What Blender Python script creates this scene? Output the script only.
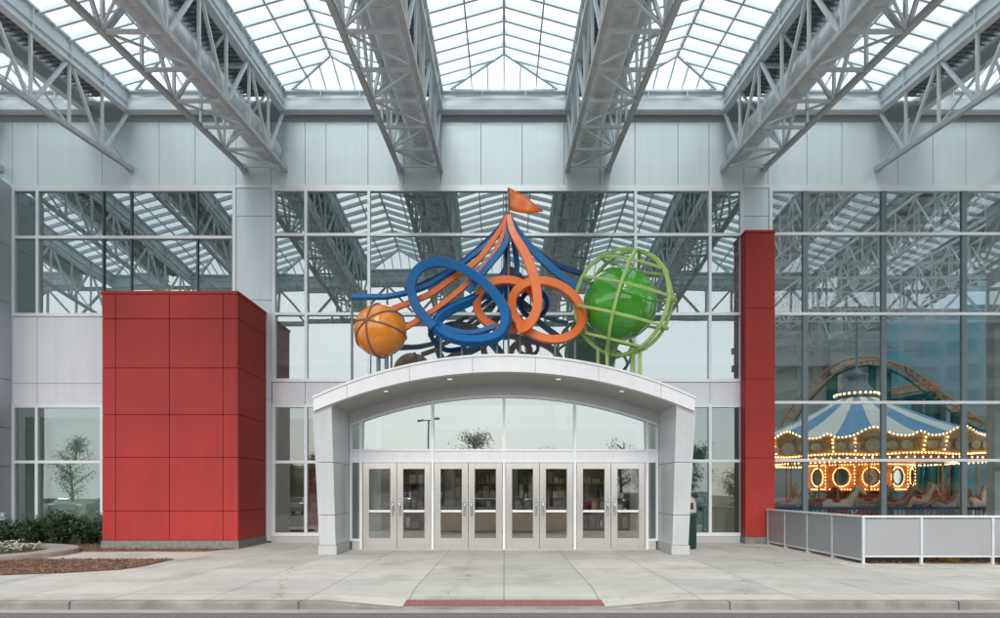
import bpy, bmesh, math, random
from mathutils import Vector, Matrix
random.seed(7)
R = math.radians
sc = bpy.context.scene
for o in list(bpy.data.objects): bpy.data.objects.remove(o)
COL = sc.collection

# ------------------------------------------------------------------ camera
CAMZ = 1.66
cam_d = bpy.data.cameras.new('camera'); cam = bpy.data.objects.new('camera', cam_d); COL.objects.link(cam)
cam.location = (0, 0, CAMZ); cam.rotation_euler = (R(90), 0, 0)
cam_d.sensor_width = 36; cam_d.lens = 36 * .62
cam_d.shift_x = -.004; cam_d.shift_y = .181
cam_d.clip_start = .1; cam_d.clip_end = 3000
sc.camera = cam

# ------------------------------------------------------------------ sky and sun (bright overcast)
SUN_EL, SUN_AZ = 38, 183          # degrees; azimuth clockwise from +Y: behind the camera, to the left
w = bpy.data.worlds.new('World'); sc.world = w; w.use_nodes = True
nt = w.node_tree; nt.nodes.clear()
N = nt.nodes.new; L = nt.links.new
out = N('ShaderNodeOutputWorld'); bg = N('ShaderNodeBackground'); sky = N('ShaderNodeTexSky')
sky.sky_type = 'NISHITA'; sky.sun_disc = False
sky.sun_elevation = R(SUN_EL); sky.sun_rotation = R(SUN_AZ)
sky.air_density = 1.0; sky.dust_density = 3.0; sky.altitude = 200
tc = N('ShaderNodeTexCoord'); mp = N('ShaderNodeMapping'); mp.inputs['Scale'].default_value = (1.0, 1.0, 2.4)
no = N('ShaderNodeTexNoise'); no.inputs['Scale'].default_value = 2.2; no.inputs['Detail'].default_value = 7; no.inputs['Roughness'].default_value = .55
cr = N('ShaderNodeValToRGB'); cr.color_ramp.elements[0].position = .28; cr.color_ramp.elements[1].position = .68
cr.color_ramp.elements[0].color = (.42, .42, .42, 1); cr.color_ramp.elements[1].color = (1, 1, 1, 1)
cl = N('ShaderNodeMixRGB'); cl.inputs[2].default_value = (10.6, 11.2, 11.7, 1)
L(tc.outputs['Generated'], mp.inputs['Vector']); L(mp.outputs[0], no.inputs['Vector']); L(no.outputs['Fac'], cr.inputs[0])
L(cr.outputs[0], cl.inputs[0]); L(sky.outputs[0], cl.inputs[1]); L(cl.outputs[0], bg.inputs[0])
bg.inputs[1].default_value = .115
L(bg.outputs[0], out.inputs[0])
sd = bpy.data.lights.new('sun', 'SUN'); sd.energy = 1.5; sd.angle = R(20); sd.color = (1, .96, .9)
sun = bpy.data.objects.new('sun', sd); COL.objects.link(sun)
ds = Vector((math.sin(R(SUN_AZ)) * math.cos(R(SUN_EL)), math.cos(R(SUN_AZ)) * math.cos(R(SUN_EL)), math.sin(R(SUN_EL))))
sun.rotation_euler = ds.to_track_quat('Z', 'Y').to_euler(); sun.location = ds * 60

sc.view_settings.view_transform = 'Standard'; sc.view_settings.look = 'None'
sc.view_settings.exposure = 0.50; sc.view_settings.gamma = 1; sc.view_settings.use_curve_mapping = False
sc.render.engine = 'CYCLES'
sc.cycles.max_bounces = 10; sc.cycles.transparent_max_bounces = 24; sc.cycles.glossy_bounces = 5
sc.cycles.diffuse_bounces = 4; sc.cycles.caustics_reflective = False; sc.cycles.caustics_refractive = False

# ------------------------------------------------------------------ materials
def mat(name, base, rough=.5, metal=0, var=.06, scale=3, bump=0, bscale=40, base2=None, coat=0, spec=.5, stretch=(1, 1, 1), detail=5, streak=0):
    m = bpy.data.materials.new(name); m.use_nodes = True
    t = m.node_tree; b = t.nodes['Principled BSDF']
    b.inputs['Roughness'].default_value = rough; b.inputs['Metallic'].default_value = metal
    b.inputs['Coat Weight'].default_value = coat; b.inputs['Coat Roughness'].default_value = .06
    b.inputs['Specular IOR Level'].default_value = spec
    c = t.nodes.new('ShaderNodeTexCoord'); mpn = t.nodes.new('ShaderNodeMapping'); mpn.inputs['Scale'].default_value = stretch
    t.links.new(c.outputs['Object'], mpn.inputs[0])
    n = t.nodes.new('ShaderNodeTexNoise'); n.inputs['Scale'].default_value = scale; n.inputs['Detail'].default_value = detail
    t.links.new(mpn.outputs[0], n.inputs['Vector'])
    r = t.nodes.new('ShaderNodeValToRGB'); r.color_ramp.elements[0].position = .3; r.color_ramp.elements[1].position = .7
    b2 = base2 or tuple(min(1, x * (1 + var)) for x in base)
    b1 = base if base2 else tuple(x * (1 - var) for x in base)
    r.color_ramp.elements[0].color = (*b1, 1); r.color_ramp.elements[1].color = (*b2, 1)
    t.links.new(n.outputs['Fac'], r.inputs[0]); t.links.new(r.outputs[0], b.inputs['Base Color'])
    if streak:
        mp2 = t.nodes.new('ShaderNodeMapping'); mp2.inputs['Scale'].default_value = (3.2, 3.2, .16); t.links.new(c.outputs['Object'], mp2.inputs[0])
        n3 = t.nodes.new('ShaderNodeTexNoise'); n3.inputs['Scale'].default_value = 1.6; n3.inputs['Detail'].default_value = 6; t.links.new(mp2.outputs[0], n3.inputs['Vector'])
        r3 = t.nodes.new('ShaderNodeValToRGB'); r3.color_ramp.elements[0].position = .35; r3.color_ramp.elements[1].position = .62
        r3.color_ramp.elements[0].color = (1-streak, 1-streak, 1-streak, 1); r3.color_ramp.elements[1].color = (1, 1, 1, 1); t.links.new(n3.outputs['Fac'], r3.inputs[0])
        mx3 = t.nodes.new('ShaderNodeMixRGB'); mx3.blend_type = 'MULTIPLY'; mx3.inputs[0].default_value = 1; t.links.new(r.outputs[0], mx3.inputs[1]); t.links.new(r3.outputs[0], mx3.inputs[2]); t.links.new(mx3.outputs[0], b.inputs['Base Color'])
        ml = t.nodes.new('ShaderNodeMath'); ml.operation = 'MULTIPLY_ADD'; ml.inputs[1].default_value = .22; ml.inputs[2].default_value = rough - .11; t.links.new(n.outputs['Fac'], ml.inputs[0]); t.links.new(ml.outputs[0], b.inputs['Roughness'])
    if bump:
        n2 = t.nodes.new('ShaderNodeTexNoise'); n2.inputs['Scale'].default_value = bscale; n2.inputs['Detail'].default_value = 4
        t.links.new(mpn.outputs[0], n2.inputs['Vector'])
        bp = t.nodes.new('ShaderNodeBump'); bp.inputs['Strength'].default_value = bump; bp.inputs['Distance'].default_value = .02
        t.links.new(n2.outputs['Fac'], bp.inputs['Height']); t.links.new(bp.outputs[0], b.inputs['Normal'])
    return m

def emit(name, col, s):
    m = bpy.data.materials.new(name); m.use_nodes = True; b = m.node_tree.nodes['Principled BSDF']
    b.inputs['Base Color'].default_value = (*col, 1); b.inputs['Emission Color'].default_value = (*col, 1); b.inputs['Emission Strength'].default_value = s
    return m

def glass(name, fac, refl=(.86, .93, .93), trans=(.62, .74, .72), wob=.05, wscale=.45):
    m = bpy.data.materials.new(name); m.use_nodes = True; t = m.node_tree; t.nodes.clear()
    o = t.nodes.new('ShaderNodeOutputMaterial'); g = t.nodes.new('ShaderNodeBsdfGlossy'); tr = t.nodes.new('ShaderNodeBsdfTransparent')
    g.inputs['Roughness'].default_value = 0.0; g.inputs['Color'].default_value = (*refl, 1); tr.inputs['Color'].default_value = (*trans, 1)
    fr = t.nodes.new('ShaderNodeFresnel'); fr.inputs['IOR'].default_value = 1.5
    ma = t.nodes.new('ShaderNodeMath'); ma.operation = 'MULTIPLY_ADD'; ma.inputs[1].default_value = .9; ma.inputs[2].default_value = fac; ma.use_clamp = True
    mx = t.nodes.new('ShaderNodeMixShader')
    t.links.new(fr.outputs[0], ma.inputs[0]); t.links.new(ma.outputs[0], mx.inputs[0]); t.links.new(tr.outputs[0], mx.inputs[1]); t.links.new(g.outputs[0], mx.inputs[2])
    if wob:
        c = t.nodes.new('ShaderNodeTexCoord'); n = t.nodes.new('ShaderNodeTexNoise'); n.inputs['Scale'].default_value = wscale; n.inputs['Detail'].default_value = 1
        bp = t.nodes.new('ShaderNodeBump'); bp.inputs['Strength'].default_value = wob; bp.inputs['Distance'].default_value = .1
        t.links.new(c.outputs['Object'], n.inputs['Vector']); t.links.new(n.outputs['Fac'], bp.inputs['Height']); t.links.new(bp.outputs[0], g.inputs['Normal'])
    t.links.new(mx.outputs[0], o.inputs[0]); return m

def skylight_glass():
    m = bpy.data.materials.new('frosted_skylight'); m.use_nodes = True; t = m.node_tree; t.nodes.clear()
    o = t.nodes.new('ShaderNodeOutputMaterial'); tl = t.nodes.new('ShaderNodeBsdfTranslucent'); tr = t.nodes.new('ShaderNodeBsdfTransparent')
    gl = t.nodes.new('ShaderNodeBsdfGlossy'); gl.inputs['Roughness'].default_value = .15
    tl.inputs['Color'].default_value = (.93, .96, .97, 1); tr.inputs['Color'].default_value = (.86, .92, .94, 1)
    mx = t.nodes.new('ShaderNodeMixShader'); mx.inputs[0].default_value = .25
    t.links.new(tr.outputs[0], mx.inputs[1]); t.links.new(tl.outputs[0], mx.inputs[2])
    m2 = t.nodes.new('ShaderNodeMixShader'); m2.inputs[0].default_value = .06
    t.links.new(mx.outputs[0], m2.inputs[1]); t.links.new(gl.outputs[0], m2.inputs[2]); t.links.new(m2.outputs[0], o.inputs[0]); return m

def concrete(name, base, jx, jy, jw=.012, x0=0, y0=0, dark=.45):
    """poured slabs: grooves on a grid, a tone per slab, stains"""
    m = mat(name, base, .85, 0, .09, .9, .25, 60)
    t = m.node_tree; b = t.nodes['Principled BSDF']; lk = b.inputs['Base Color'].links[0].from_socket
    n = t.nodes.new; l = t.links.new
    c = n('ShaderNodeTexCoord'); s = n('ShaderNodeSeparateXYZ'); l(c.outputs['Object'], s.inputs[0])
    def math_(op, a, bb=None, cc=None):
        q = n('ShaderNodeMath'); q.operation = op
        for i, v in enumerate((a, bb, cc)):
            if v is None: continue
            if isinstance(v, (int, float)): q.inputs[i].default_value = v
            else: l(v, q.inputs[i])
        return q.outputs[0]
    def groove(sock, period, off):
        u = math_('DIVIDE', math_('SUBTRACT', sock, off), period)
        f = math_('ABSOLUTE', math_('SUBTRACT', math_('FRACT', math_('ADD', u, .5)), .5))
        return math_('LESS_THAN', math_('MULTIPLY', f, period), jw), math_('FLOOR', u)
    gx, ix = groove(s.outputs[0], jx, x0); gy, iy = groove(s.outputs[1], jy, y0)
    g = math_('MAXIMUM', gx, gy)
    cb = n('ShaderNodeCombineXYZ'); l(ix, cb.inputs[0]); l(iy, cb.inputs[1])
    wn = n('ShaderNodeTexWhiteNoise'); l(cb.outputs[0], wn.inputs['Vector'])
    tone = math_('MULTIPLY_ADD', wn.outputs['Value'], .20, .89)
    st = n('ShaderNodeTexNoise'); st.inputs['Scale'].default_value = 2.6; st.inputs['Detail'].default_value = 8; l(c.outputs['Object'], st.inputs['Vector'])
    spot = n('ShaderNodeTexNoise'); spot.inputs['Scale'].default_value = 90; spot.inputs['Detail'].default_value = 3; l(c.outputs['Object'], spot.inputs['Vector'])
    tone = math_('MULTIPLY', tone, math_('MULTIPLY_ADD', st.outputs['Fac'], .30, .85))
    tone = math_('MULTIPLY', tone, math_('MULTIPLY_ADD', spot.outputs['Fac'], .22, .89))
    tone = math_('MULTIPLY', tone, math_('SUBTRACT', 1, math_('MULTIPLY', g, dark)))
    # old stains, gum spots and hairline cracks
    big = n('ShaderNodeTexNoise'); big.inputs['Scale'].default_value = .7; big.inputs['Detail'].default_value = 9; big.inputs['Roughness'].default_value = .62; l(c.outputs['Object'], big.inputs['Vector'])
    bm_ = n('ShaderNodeMapRange'); bm_.inputs[1].default_value = .52; bm_.inputs[2].default_value = .68; bm_.inputs[3].default_value = 1; bm_.inputs[4].default_value = .77; l(big.outputs['Fac'], bm_.inputs[0]); tone = math_('MULTIPLY', tone, bm_.outputs[0])
    gum = n('ShaderNodeTexVoronoi'); gum.inputs['Scale'].default_value = 1.9; l(c.outputs['Object'], gum.inputs['Vector'])
    gm_ = n('ShaderNodeMapRange'); gm_.inputs[1].default_value = .03; gm_.inputs[2].default_value = .06; gm_.inputs[3].default_value = .55; gm_.inputs[4].default_value = 1; l(gum.outputs['Distance'], gm_.inputs[0]); tone = math_('MULTIPLY', tone, gm_.outputs[0])
    ck = n('ShaderNodeTexVoronoi'); ck.feature = 'DISTANCE_TO_EDGE'; ck.inputs['Scale'].default_value = .17; dv = n('ShaderNodeVectorMath'); dv.operation = 'MULTIPLY_ADD'; l(st.outputs['Color'], dv.inputs[0]); dv.inputs[1].default_value = (.9, .9, 0); l(c.outputs['Object'], dv.inputs[2]); l(dv.outputs[0], ck.inputs['Vector'])
    cm_ = n('ShaderNodeMapRange'); cm_.inputs[1].default_value = .0006; cm_.inputs[2].default_value = .0022; cm_.inputs[3].default_value = .5; cm_.inputs[4].default_value = 1; l(ck.outputs['Distance'], cm_.inputs[0]); tone = math_('MULTIPLY', tone, cm_.outputs[0])
    hv = n('ShaderNodeVectorMath'); hv.operation = 'SCALE'; l(lk, hv.inputs[0]); l(tone, hv.inputs['Scale']); l(hv.outputs[0], b.inputs['Base Color'])
    return m

M = {}
M['steel'] = mat('painted_steel', (.68, .735, .755), .48, 0, .06, 2.2, .04, 30)
M['steel_dark'] = mat('weathered_steel', (.52, .565, .58), .55, 0, .1, 3)
M['galv'] = mat('galvanised_duct', (.70, .745, .765), .42, .4, .1, 5, .04, 18)
M['deck'] = mat('ribbed_steel_deck', (.34, .38, .395), .6, .2)
M['panel'] = mat('silver_metal_panel', (.70, .785, .82), .42, .15, .045, .55, .02, 3, stretch=(1, 1, .5), streak=.035)
M['white_panel'] = mat('white_metal_panel', (.78, .79, .84), .42, .05, .03, .6, .015, 3, streak=.05)
M['wing'] = mat('blue_grey_panel', (.50, .56, .60), .5, .1, .05, .6)
M['dark'] = mat('dark_joint', (.07, .08, .085), .7)
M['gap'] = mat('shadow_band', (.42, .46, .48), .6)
M['alu'] = mat('silver_frame', (.78, .82, .84), .35, .2, .03, 2)
M['mull'] = mat('dark_mullion', (.10, .135, .145), .4, .2, .05)
M['mull2'] = mat('slate_mullion', (.17, .21, .225), .4, .2, .05)
M['red'] = mat('red_panel', (.39, .037, .031), .58, 0, .10, .7, .03, 6, spec=.3, streak=.07)
M['redj'] = mat('red_joint', (.10, .010, .012), .7)
M['plinth'] = mat('grey_block_plinth', (.22, .215, .205), .9, 0, .2, 8, .4, 60)
M['granite'] = mat('granite_base', (.46, .46, .45), .5, 0, .2, 60, 0, 30, detail=8)
M['portal'] = mat('portal_white_metal', (.69, .695, .715), .38, .15, .03, .8, .012, 3, streak=.05)
M['leg'] = mat('portal_silver_metal', (.60, .62, .645), .36, .3, .04, .8, .012, 3, streak=.05)
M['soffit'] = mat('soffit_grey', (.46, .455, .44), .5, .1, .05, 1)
M['stainless'] = mat('brushed_stainless', (.78, .755, .72), .24, .9, .03, 3, 0, 60, stretch=(40, 1, .5))
M['glass'] = glass('facade_glass', .36, trans=(.27, .365, .355), wob=.065)
M['glass_right'] = glass('clear_facade_glass', .17, trans=(.90, .98, .97), wob=.03)
M['glass_low'] = glass('lower_glass', .20, trans=(.68, .80, .74), wob=.03)
M['door_glass'] = glass('door_glass', .15, trans=(.93, .95, .92), wob=.03)
M['arch_glass'] = glass('arch_glass', .34)
M['sky_glass'] = skylight_glass()
M['concrete'] = concrete('pavement_concrete', (.485, .465, .425), 1.5, 1.62, .011, 0, 16.35)
M['kerb'] = mat('kerb_concrete', (.17, .158, .14), .9, 0, .3, 2.2, base2=(.31, .295, .27), bump=.4, bscale=70)
M['gutter'] = mat('gutter_concrete', (.33, .315, .285), .9, 0, .14, 2, .3, 60)
M['asphalt'] = mat('asphalt', (.15, .135, .12), .9, 0, .25, 30, .5, 160)
M['brick'] = mat('red_tactile', (.24, .10, .08), .85, 0, .25, 25, .3, 60)
M['mulch'] = mat('bark_mulch', (.055, .03, .02), .95, 0, .5, 40, .8, 80, base2=(.19, .10, .065))
M['mulch_chip'] = mat('bark_chip', (.10, .048, .028), .9, 0, .5, 6, base2=(.30, .17, .11))
M['leaf'] = mat('dark_leaf', (.018, .045, .016), .5, 0, .4, 7, base2=(.045, .09, .032))
M['leaf2'] = mat('pale_leaf', (.07, .11, .04), .6, 0, .4, 7, base2=(.13, .17, .07))
M['petal'] = mat('white_petal', (.75, .74, .66), .7)
M['bark'] = mat('tree_bark', (.10, .075, .055), .9, 0, .3, 9)
M['orange'] = mat('orange_paint', (.90, .18, .02), .36, 0, .05, 3, coat=.1)
M['blue'] = mat('blue_paint', (.008, .155, .42), .4, 0, .1, 3, coat=.05, spec=.3)
M['navy'] = mat('navy_paint', (.006, .05, .17), .4, 0, .1, 3, spec=.3)
M['ball_orange'] = mat('orange_gloss', (.95, .30, .02), .2, 0, .08, 2.5, coat=.7)
M['band'] = mat('mauve_brown_band', (.25, .13, .125), .5)
M['ball_green'] = mat('green_gloss', (.075, .43, .03), .12, 0, .16, 1.2, coat=.9)
M['cage'] = mat('sage_green_paint', (.44, .62, .20), .45, 0, .08, 3)
M['bin'] = mat('green_bin', (.012, .045, .038), .45)
M['bin_top'] = mat('beige_bin_dome', (.45, .40, .32), .5)
M['yellow'] = mat('yellow_paint', (.62, .36, .03), .5)
M['mesh_panel'] = None
M['tile'] = mat('hall_floor', (.45, .42, .38), .35, 0, .15, 1.2)
M['ceil'] = mat('hall_roof', (.06, .075, .08), .7)
M['white_truss'] = mat('white_truss_paint', (.70, .74, .74), .5)
M['hall_wall'] = mat('hall_wall', (.62, .65, .64), .7, 0, .06, .5)
M['inner_pale'] = mat('pale_inner_wall', (.45, .54, .47), .7, 0, .06, .4)
M['mural'] = mat('blue_mural', (.10, .58, .76), .6, 0, .1, .16, base2=(.62, .72, .76), stretch=(1, 1, 2.2), detail=3)
M['tent_blue'] = mat('tent_blue', (.16, .38, .62), .6)
M['tent_white'] = mat('tent_white', (.88, .89, .84), .6)
M['gold'] = mat('antique_gold', (.30, .17, .06), .5, .1, .35, 9, base2=(.50, .36, .17))
M['ivory'] = mat('ivory_medallion', (.55, .47, .34), .6, 0, .3, 14)
M['amber'] = mat('amber_panel', (.70, .26, .06), .5, 0, .2, 6)
M['mirror'] = mat('small_mirror', (.7, .65, .6), .05, 1)
M['bulb'] = emit('warm_bulb', (1, .58, .20), 10)
M['teal'] = mat('teal_steel', (.015, .16, .15), .45)
M['rail'] = mat('orange_rail', (.62, .29, .10), .5)
M['black'] = mat('black_rubber', (.02, .02, .02), .6)
M['carglass'] = mat('car_glass', (.02, .025, .03), .05)
M['chrome'] = mat('chrome', (.8, .8, .8), .15, 1)
M['tan'] = mat('tan_counter', (.62, .42, .24), .5, 0, .1, 3)
M['wood'] = mat('walnut_panel', (.26, .16, .10), .5, 0, .2, 4)
M['brick_far'] = mat('beige_block', (.40, .35, .28), .8, 0, .08, .3)
M['lens'] = emit('downlight_lens', (1, .93, .82), .5)

def perforated():
    m = mat('perforated_screen', (.375, .385, .405), .45, .3, .04, .7)
    t = m.node_tree; n = t.nodes.new; l = t.links.new
    b = t.nodes['Principled BSDF']; o = t.nodes['Material Output']
    c = n('ShaderNodeTexCoord'); v = n('ShaderNodeTexVoronoi'); v.inputs['Scale'].default_value = 62; v.inputs['Randomness'].default_value = 0
    l(c.outputs['Object'], v.inputs['Vector'])
    q = n('ShaderNodeMath'); q.operation = 'LESS_THAN'; q.inputs[1].default_value = .30; l(v.outputs['Distance'], q.inputs[0])
    tr = n('ShaderNodeBsdfTransparent'); mx = n('ShaderNodeMixShader'); l(q.outputs[0], mx.inputs[0]); l(b.outputs[0], mx.inputs[1]); l(tr.outputs[0], mx.inputs[2]); l(mx.outputs[0], o.inputs[0])
    return m
M['mesh_panel'] = perforated()

# ------------------------------------------------------------------ mesh builder
class MB:
    def __init__(s): s.v = []; s.f = []; s.sm = []
    def add(s, vs, fs, smooth=False):
        b = len(s.v); s.v += [tuple(x) for x in vs]; s.f += [tuple(i + b for i in f) for f in fs]; s.sm += [smooth] * len(fs); return s
    def box(s, x0, x1, y0, y1, z0, z1):
        if x0 > x1: x0, x1 = x1, x0
        if y0 > y1: y0, y1 = y1, y0
        if z0 > z1: z0, z1 = z1, z0
        return s.add([(x0,y0,z0),(x1,y0,z0),(x1,y1,z0),(x0,y1,z0),(x0,y0,z1),(x1,y0,z1),(x1,y1,z1),(x0,y1,z1)],
                     [(0,3,2,1),(4,5,6,7),(0,1,5,4),(1,2,6,5),(2,3,7,6),(3,0,4,7)])
    def quad(s, a, b, c, d): return s.add([a, b, c, d], [(0, 1, 2, 3)])
    def bar(s, p, q, w, h=None, up=(0, 0, 1)):
        h = h or w; p = Vector(p); q = Vector(q); d = (q - p)
        if d.length < 1e-6: return s
        d.normalize(); u = Vector(up)
        if abs(d.dot(u)) > .98: u = Vector((0, 1, 0))
        a = d.cross(u).normalized(); b = a.cross(d).normalized()
        vs = [e + a * sx * w / 2 + b * sz * h / 2 for e in (p, q) for sx, sz in ((-1,-1),(1,-1),(1,1),(-1,1))]
        return s.add(vs, [(3,2,1,0),(4,5,6,7),(0,1,5,4),(1,2,6,5),(2,3,7,6),(3,0,4,7)])
    def tube(s, pts, r, n=8, closed=False, smooth=True):
        pts = [Vector(p) for p in pts]; m = len(pts); rr = r if isinstance(r, (list, tuple)) else [r] * m
        vs = []; prev = None
        for i, p in enumerate(pts):
            t = (pts[(i + 1) % m] - pts[i - 1]) if closed else (pts[min(i + 1, m - 1)] - pts[max(i - 1, 0)])
            t.normalize()
            if prev is None:
                u = Vector((0, 0, 1)) if abs(t.z) < .9 else Vector((1, 0, 0)); a = t.cross(u).normalized()
            else:
                a = (prev - t * prev.dot(t)).normalized()
            prev = a; b = t.cross(a)
            for k in range(n):
                an = 2 * math.pi * k / n; vs.append(p + (a * math.cos(an) + b * math.sin(an)) * rr[i])
        fs = []
        for i in range(m if closed else m - 1):
            j = (i + 1) % m
            for k in range(n): fs.append((i*n+k, i*n+(k+1)%n, j*n+(k+1)%n, j*n+k))
        s.add(vs, fs, smooth)
        if not closed: s.add(vs[:n], [tuple(range(n))[::-1]]); s.add(vs[-n:], [tuple(range(n))])
        return s
    def cyl(s, c, r, z0, z1, n=24, r2=None):
        return s.lathe(c, [(r, z0), (r if r2 is None else r2, z1)], n)
    def lathe(s, c, prof, n=32, caps=True, smooth=True, a0=0, a1=2*math.pi):
        vs = []; full = abs(a1 - a0 - 2*math.pi) < 1e-6; m = n if full else n + 1
        for r, z in prof:
            for k in range(m):
                a = a0 + (a1 - a0) * k / n; vs.append((c[0] + r*math.cos(a), c[1] + r*math.sin(a), z))
        fs = []
        for i in range(len(prof) - 1):
            for k in range(n):
                k2 = (k + 1) % m; fs.append((i*m+k, i*m+k2, (i+1)*m+k2, (i+1)*m+k))
        s.add(vs, fs, smooth)
        if caps and full:
            if prof[0][0] > .001: s.add(vs[:m], [tuple(range(m))[::-1]])
            if prof[-1][0] > .001: s.add(vs[-m:], [tuple(range(m))])
        return s
    def ball(s, c, r, nu=32, nv=18, sq=(1, 1, 1)):
        vs = []; fs = []
        for i in range(nv + 1):
            th = math.pi * i / nv
            for k in range(nu):
                ph = 2*math.pi*k/nu; vs.append((c[0]+r*sq[0]*math.sin(th)*math.cos(ph), c[1]+r*sq[1]*math.sin(th)*math.sin(ph), c[2]+r*sq[2]*math.cos(th)))
        for i in range(nv):
            for k in range(nu): fs.append((i*nu+k, (i+1)*nu+k, (i+1)*nu+(k+1)%nu, i*nu+(k+1)%nu))
        return s.add(vs, fs, True)
    def octa(s, c, r):
        x, y, z = c
        return s.add([(x+r,y,z),(x-r,y,z),(x,y+r,z),(x,y-r,z),(x,y,z+r),(x,y,z-r)], [(0,2,4),(2,1,4),(1,3,4),(3,0,4),(2,0,5),(1,2,5),(3,1,5),(0,3,5)])
    def ribbon(s, pts, wd, th, up=(0, 1, 0), closed=False, taper=None, twist=0):
        """flat bar swept along a curve: wd across (in the plane facing the street), th along up"""
        pts = [Vector(p) for p in pts]; m = len(pts); vs = []
        for i, p in enumerate(pts):
            t = (pts[(i+1) % m] - pts[i-1]) if closed else (pts[min(i+1, m-1)] - pts[max(i-1, 0)])
            t.normalize(); u = Vector(up); u = (u - t * u.dot(t)).normalized(); a = t.cross(u)
            if twist:
                q = Matrix.Rotation(twist * i / (m - 1), 3, t); u = q @ u; a = q @ a
            k = taper(i / (m - 1)) if taper else 1
            for sx, sz in ((-.5,-.42),(-.42,-.5),(.42,-.5),(.5,-.42),(.5,.42),(.42,.5),(-.42,.5),(-.5,.42)):
                vs.append(p + a * sx * wd * k + u * sz * th)
        fs = []
        for i in range(m if closed else m - 1):
            j = (i + 1) % m
            for k in range(8): fs.append((i*8+k, i*8+(k+1)%8, j*8+(k+1)%8, j*8+k))
        s.add(vs, fs, False)
        if not closed: s.add(vs[:8], [tuple(range(8))[::-1]]); s.add(vs[-8:], [tuple(range(8))])
        return s
    def poly(s, pts, z0, z1):
        """prism over a polygon seen from above"""
        n = len(pts); vs = [(x, y, z0) for x, y in pts] + [(x, y, z1) for x, y in pts]
        return s.add(vs, [tuple(range(n))[::-1], tuple(range(n, 2*n))] + [(i, (i+1) % n, n+(i+1) % n, n+i) for i in range(n)])

def spline(pts, n=10, closed=False):
    P = [Vector(p) for p in pts]; m = len(P); outp = []
    for i in range(m if closed else m - 1):
        if closed: a, b, c, d = P[i-1], P[i], P[(i+1) % m], P[(i+2) % m]
        else: a, b, c, d = P[max(i-1, 0)], P[i], P[i+1], P[min(i+2, m-1)]
        for k in range(n):
            t = k / n; outp.append(.5*((2*b) + (c-a)*t + (2*a-5*b+4*c-d)*t*t + (3*b-a-3*c+d)*t**3))
    if not closed: outp.append(P[-1])
    return outp

OFF = {}
def thing(name, label, cat, loc=(0, 0, 0), group=None):
    o = bpy.data.objects.new(name, None); COL.objects.link(o); o.empty_display_size = .2
    o.location = loc; o['label'] = label; o['category'] = cat
    if group: o['group'] = group
    OFF[o.name] = Vector(loc); return o
def part(name, mb, material, parent=None, label=None, bevel=0, fix=True):
    off = OFF[parent.name] if parent else Vector((0, 0, 0))
    me = bpy.data.meshes.new(name)
    me.from_pydata([tuple(Vector(v) - off) for v in mb.v], [], mb.f)
    me.polygons.foreach_set('use_smooth', mb.sm)
    if fix or bevel:
        bm = bmesh.new(); bm.from_mesh(me)
        if bevel:
            bmesh.ops.recalc_face_normals(bm, faces=bm.faces)
            bmesh.ops.bevel(bm, geom=[e for e in bm.edges if len(e.link_faces) == 2 and e.calc_face_angle(0) > .6], offset=bevel, segments=1, affect='EDGES', clamp_overlap=True)
        bmesh.ops.recalc_face_normals(bm, faces=bm.faces); bm.to_mesh(me); bm.free()
    mats = material if isinstance(material, (list, tuple)) else [material]
    for q in mats: me.materials.append(q)
    o = bpy.data.objects.new(name, me); COL.objects.link(o)
    if parent: o.parent = parent
    if label: o['label'] = label
    OFF[o.name] = off; return o
def single(name, mb, material, label, cat, group=None, bevel=0):
    o = part(name, mb, material, None, None, bevel); o['label'] = label; o['category'] = cat
    if group: o['group'] = group
    return o
def setting(name, mb, material, kind='structure', label=None, bevel=0):
    o = part(name, mb, material, None, label, bevel); o['kind'] = kind; return o
def copy_tree(o, parent=None):
    c = o.copy(); COL.objects.link(c); OFF[c.name] = OFF.get(o.name, Vector((0, 0, 0)))
    if parent: c.parent = parent
    for ch in list(o.children): copy_tree(ch, c)
    return c

# facade measures: 31.8 photo pixels per metre on the facade plane
D = 19.5; S = 31.8
fx = lambda p: (p - 504) / S
fz = lambda p: CAMZ + (490 - p) / S
gy = lambda p: 620 * CAMZ / (p - 490)                     # depth of a ground point from its row
def gp(px, py): y = gy(py); return ((px - 504) * y / 620, y)

# ------------------------------------------------------------------ ground
setting('parking_lot', MB().box(-600, 600, -700, 8.99, -.6, -.125), M['asphalt'])
setting('gutter', MB().add([(-60,8.97,-.121),(60,8.97,-.121),(60,9.22,-.115),(-60,9.22,-.115)], [(0,1,2,3)]), M['gutter'])
# pavement sheet with a dropped kerb in the middle
def pave_z(x, y):
    a = abs(x); k = 1 if a < 1.55 else max(0, 1 - (a - 1.55) / 1.15)
    t = max(0, min(1, (10.6 - y) / 1.3))
    return -.105 * k * t
xs = [-60, -30, -16] + [(-120 + i) * .1 * 1.0 for i in range(0, 241, 3)] + [16, 30, 60]
ys = [9.36, 9.5, 9.7, 9.95, 10.2, 10.45, 10.6, 12, 14, 16, 17.2, 19.5]
mb = MB(); nx = len(xs)
mb.add([(x, y, pave_z(x, y)) for y in ys for x in xs], [(j*nx+i, j*nx+i+1, (j+1)*nx+i+1, (j+1)*nx+i) for j in range(len(ys)-1) for i in range(nx-1)])
setting('pavement', mb, M['concrete'])
mb = MB(); vs = []
for x in xs:
    z = pave_z(x, 9.36); vs += [(x, 9.20, -.30), (x, 9.205, min(z - .001, z) - .02 if z > -.09 else z - .001), (x, 9.23, z - .002), (x, 9.36, z), (x, 9.37, -.3)]
fs = [(i*5+k, (i+1)*5+k, (i+1)*5+(k+1), i*5+k+1) for i in range(nx-1) for k in range(4)]
mb.add(vs, fs); setting('kerb', mb, M['kerb'])
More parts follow.
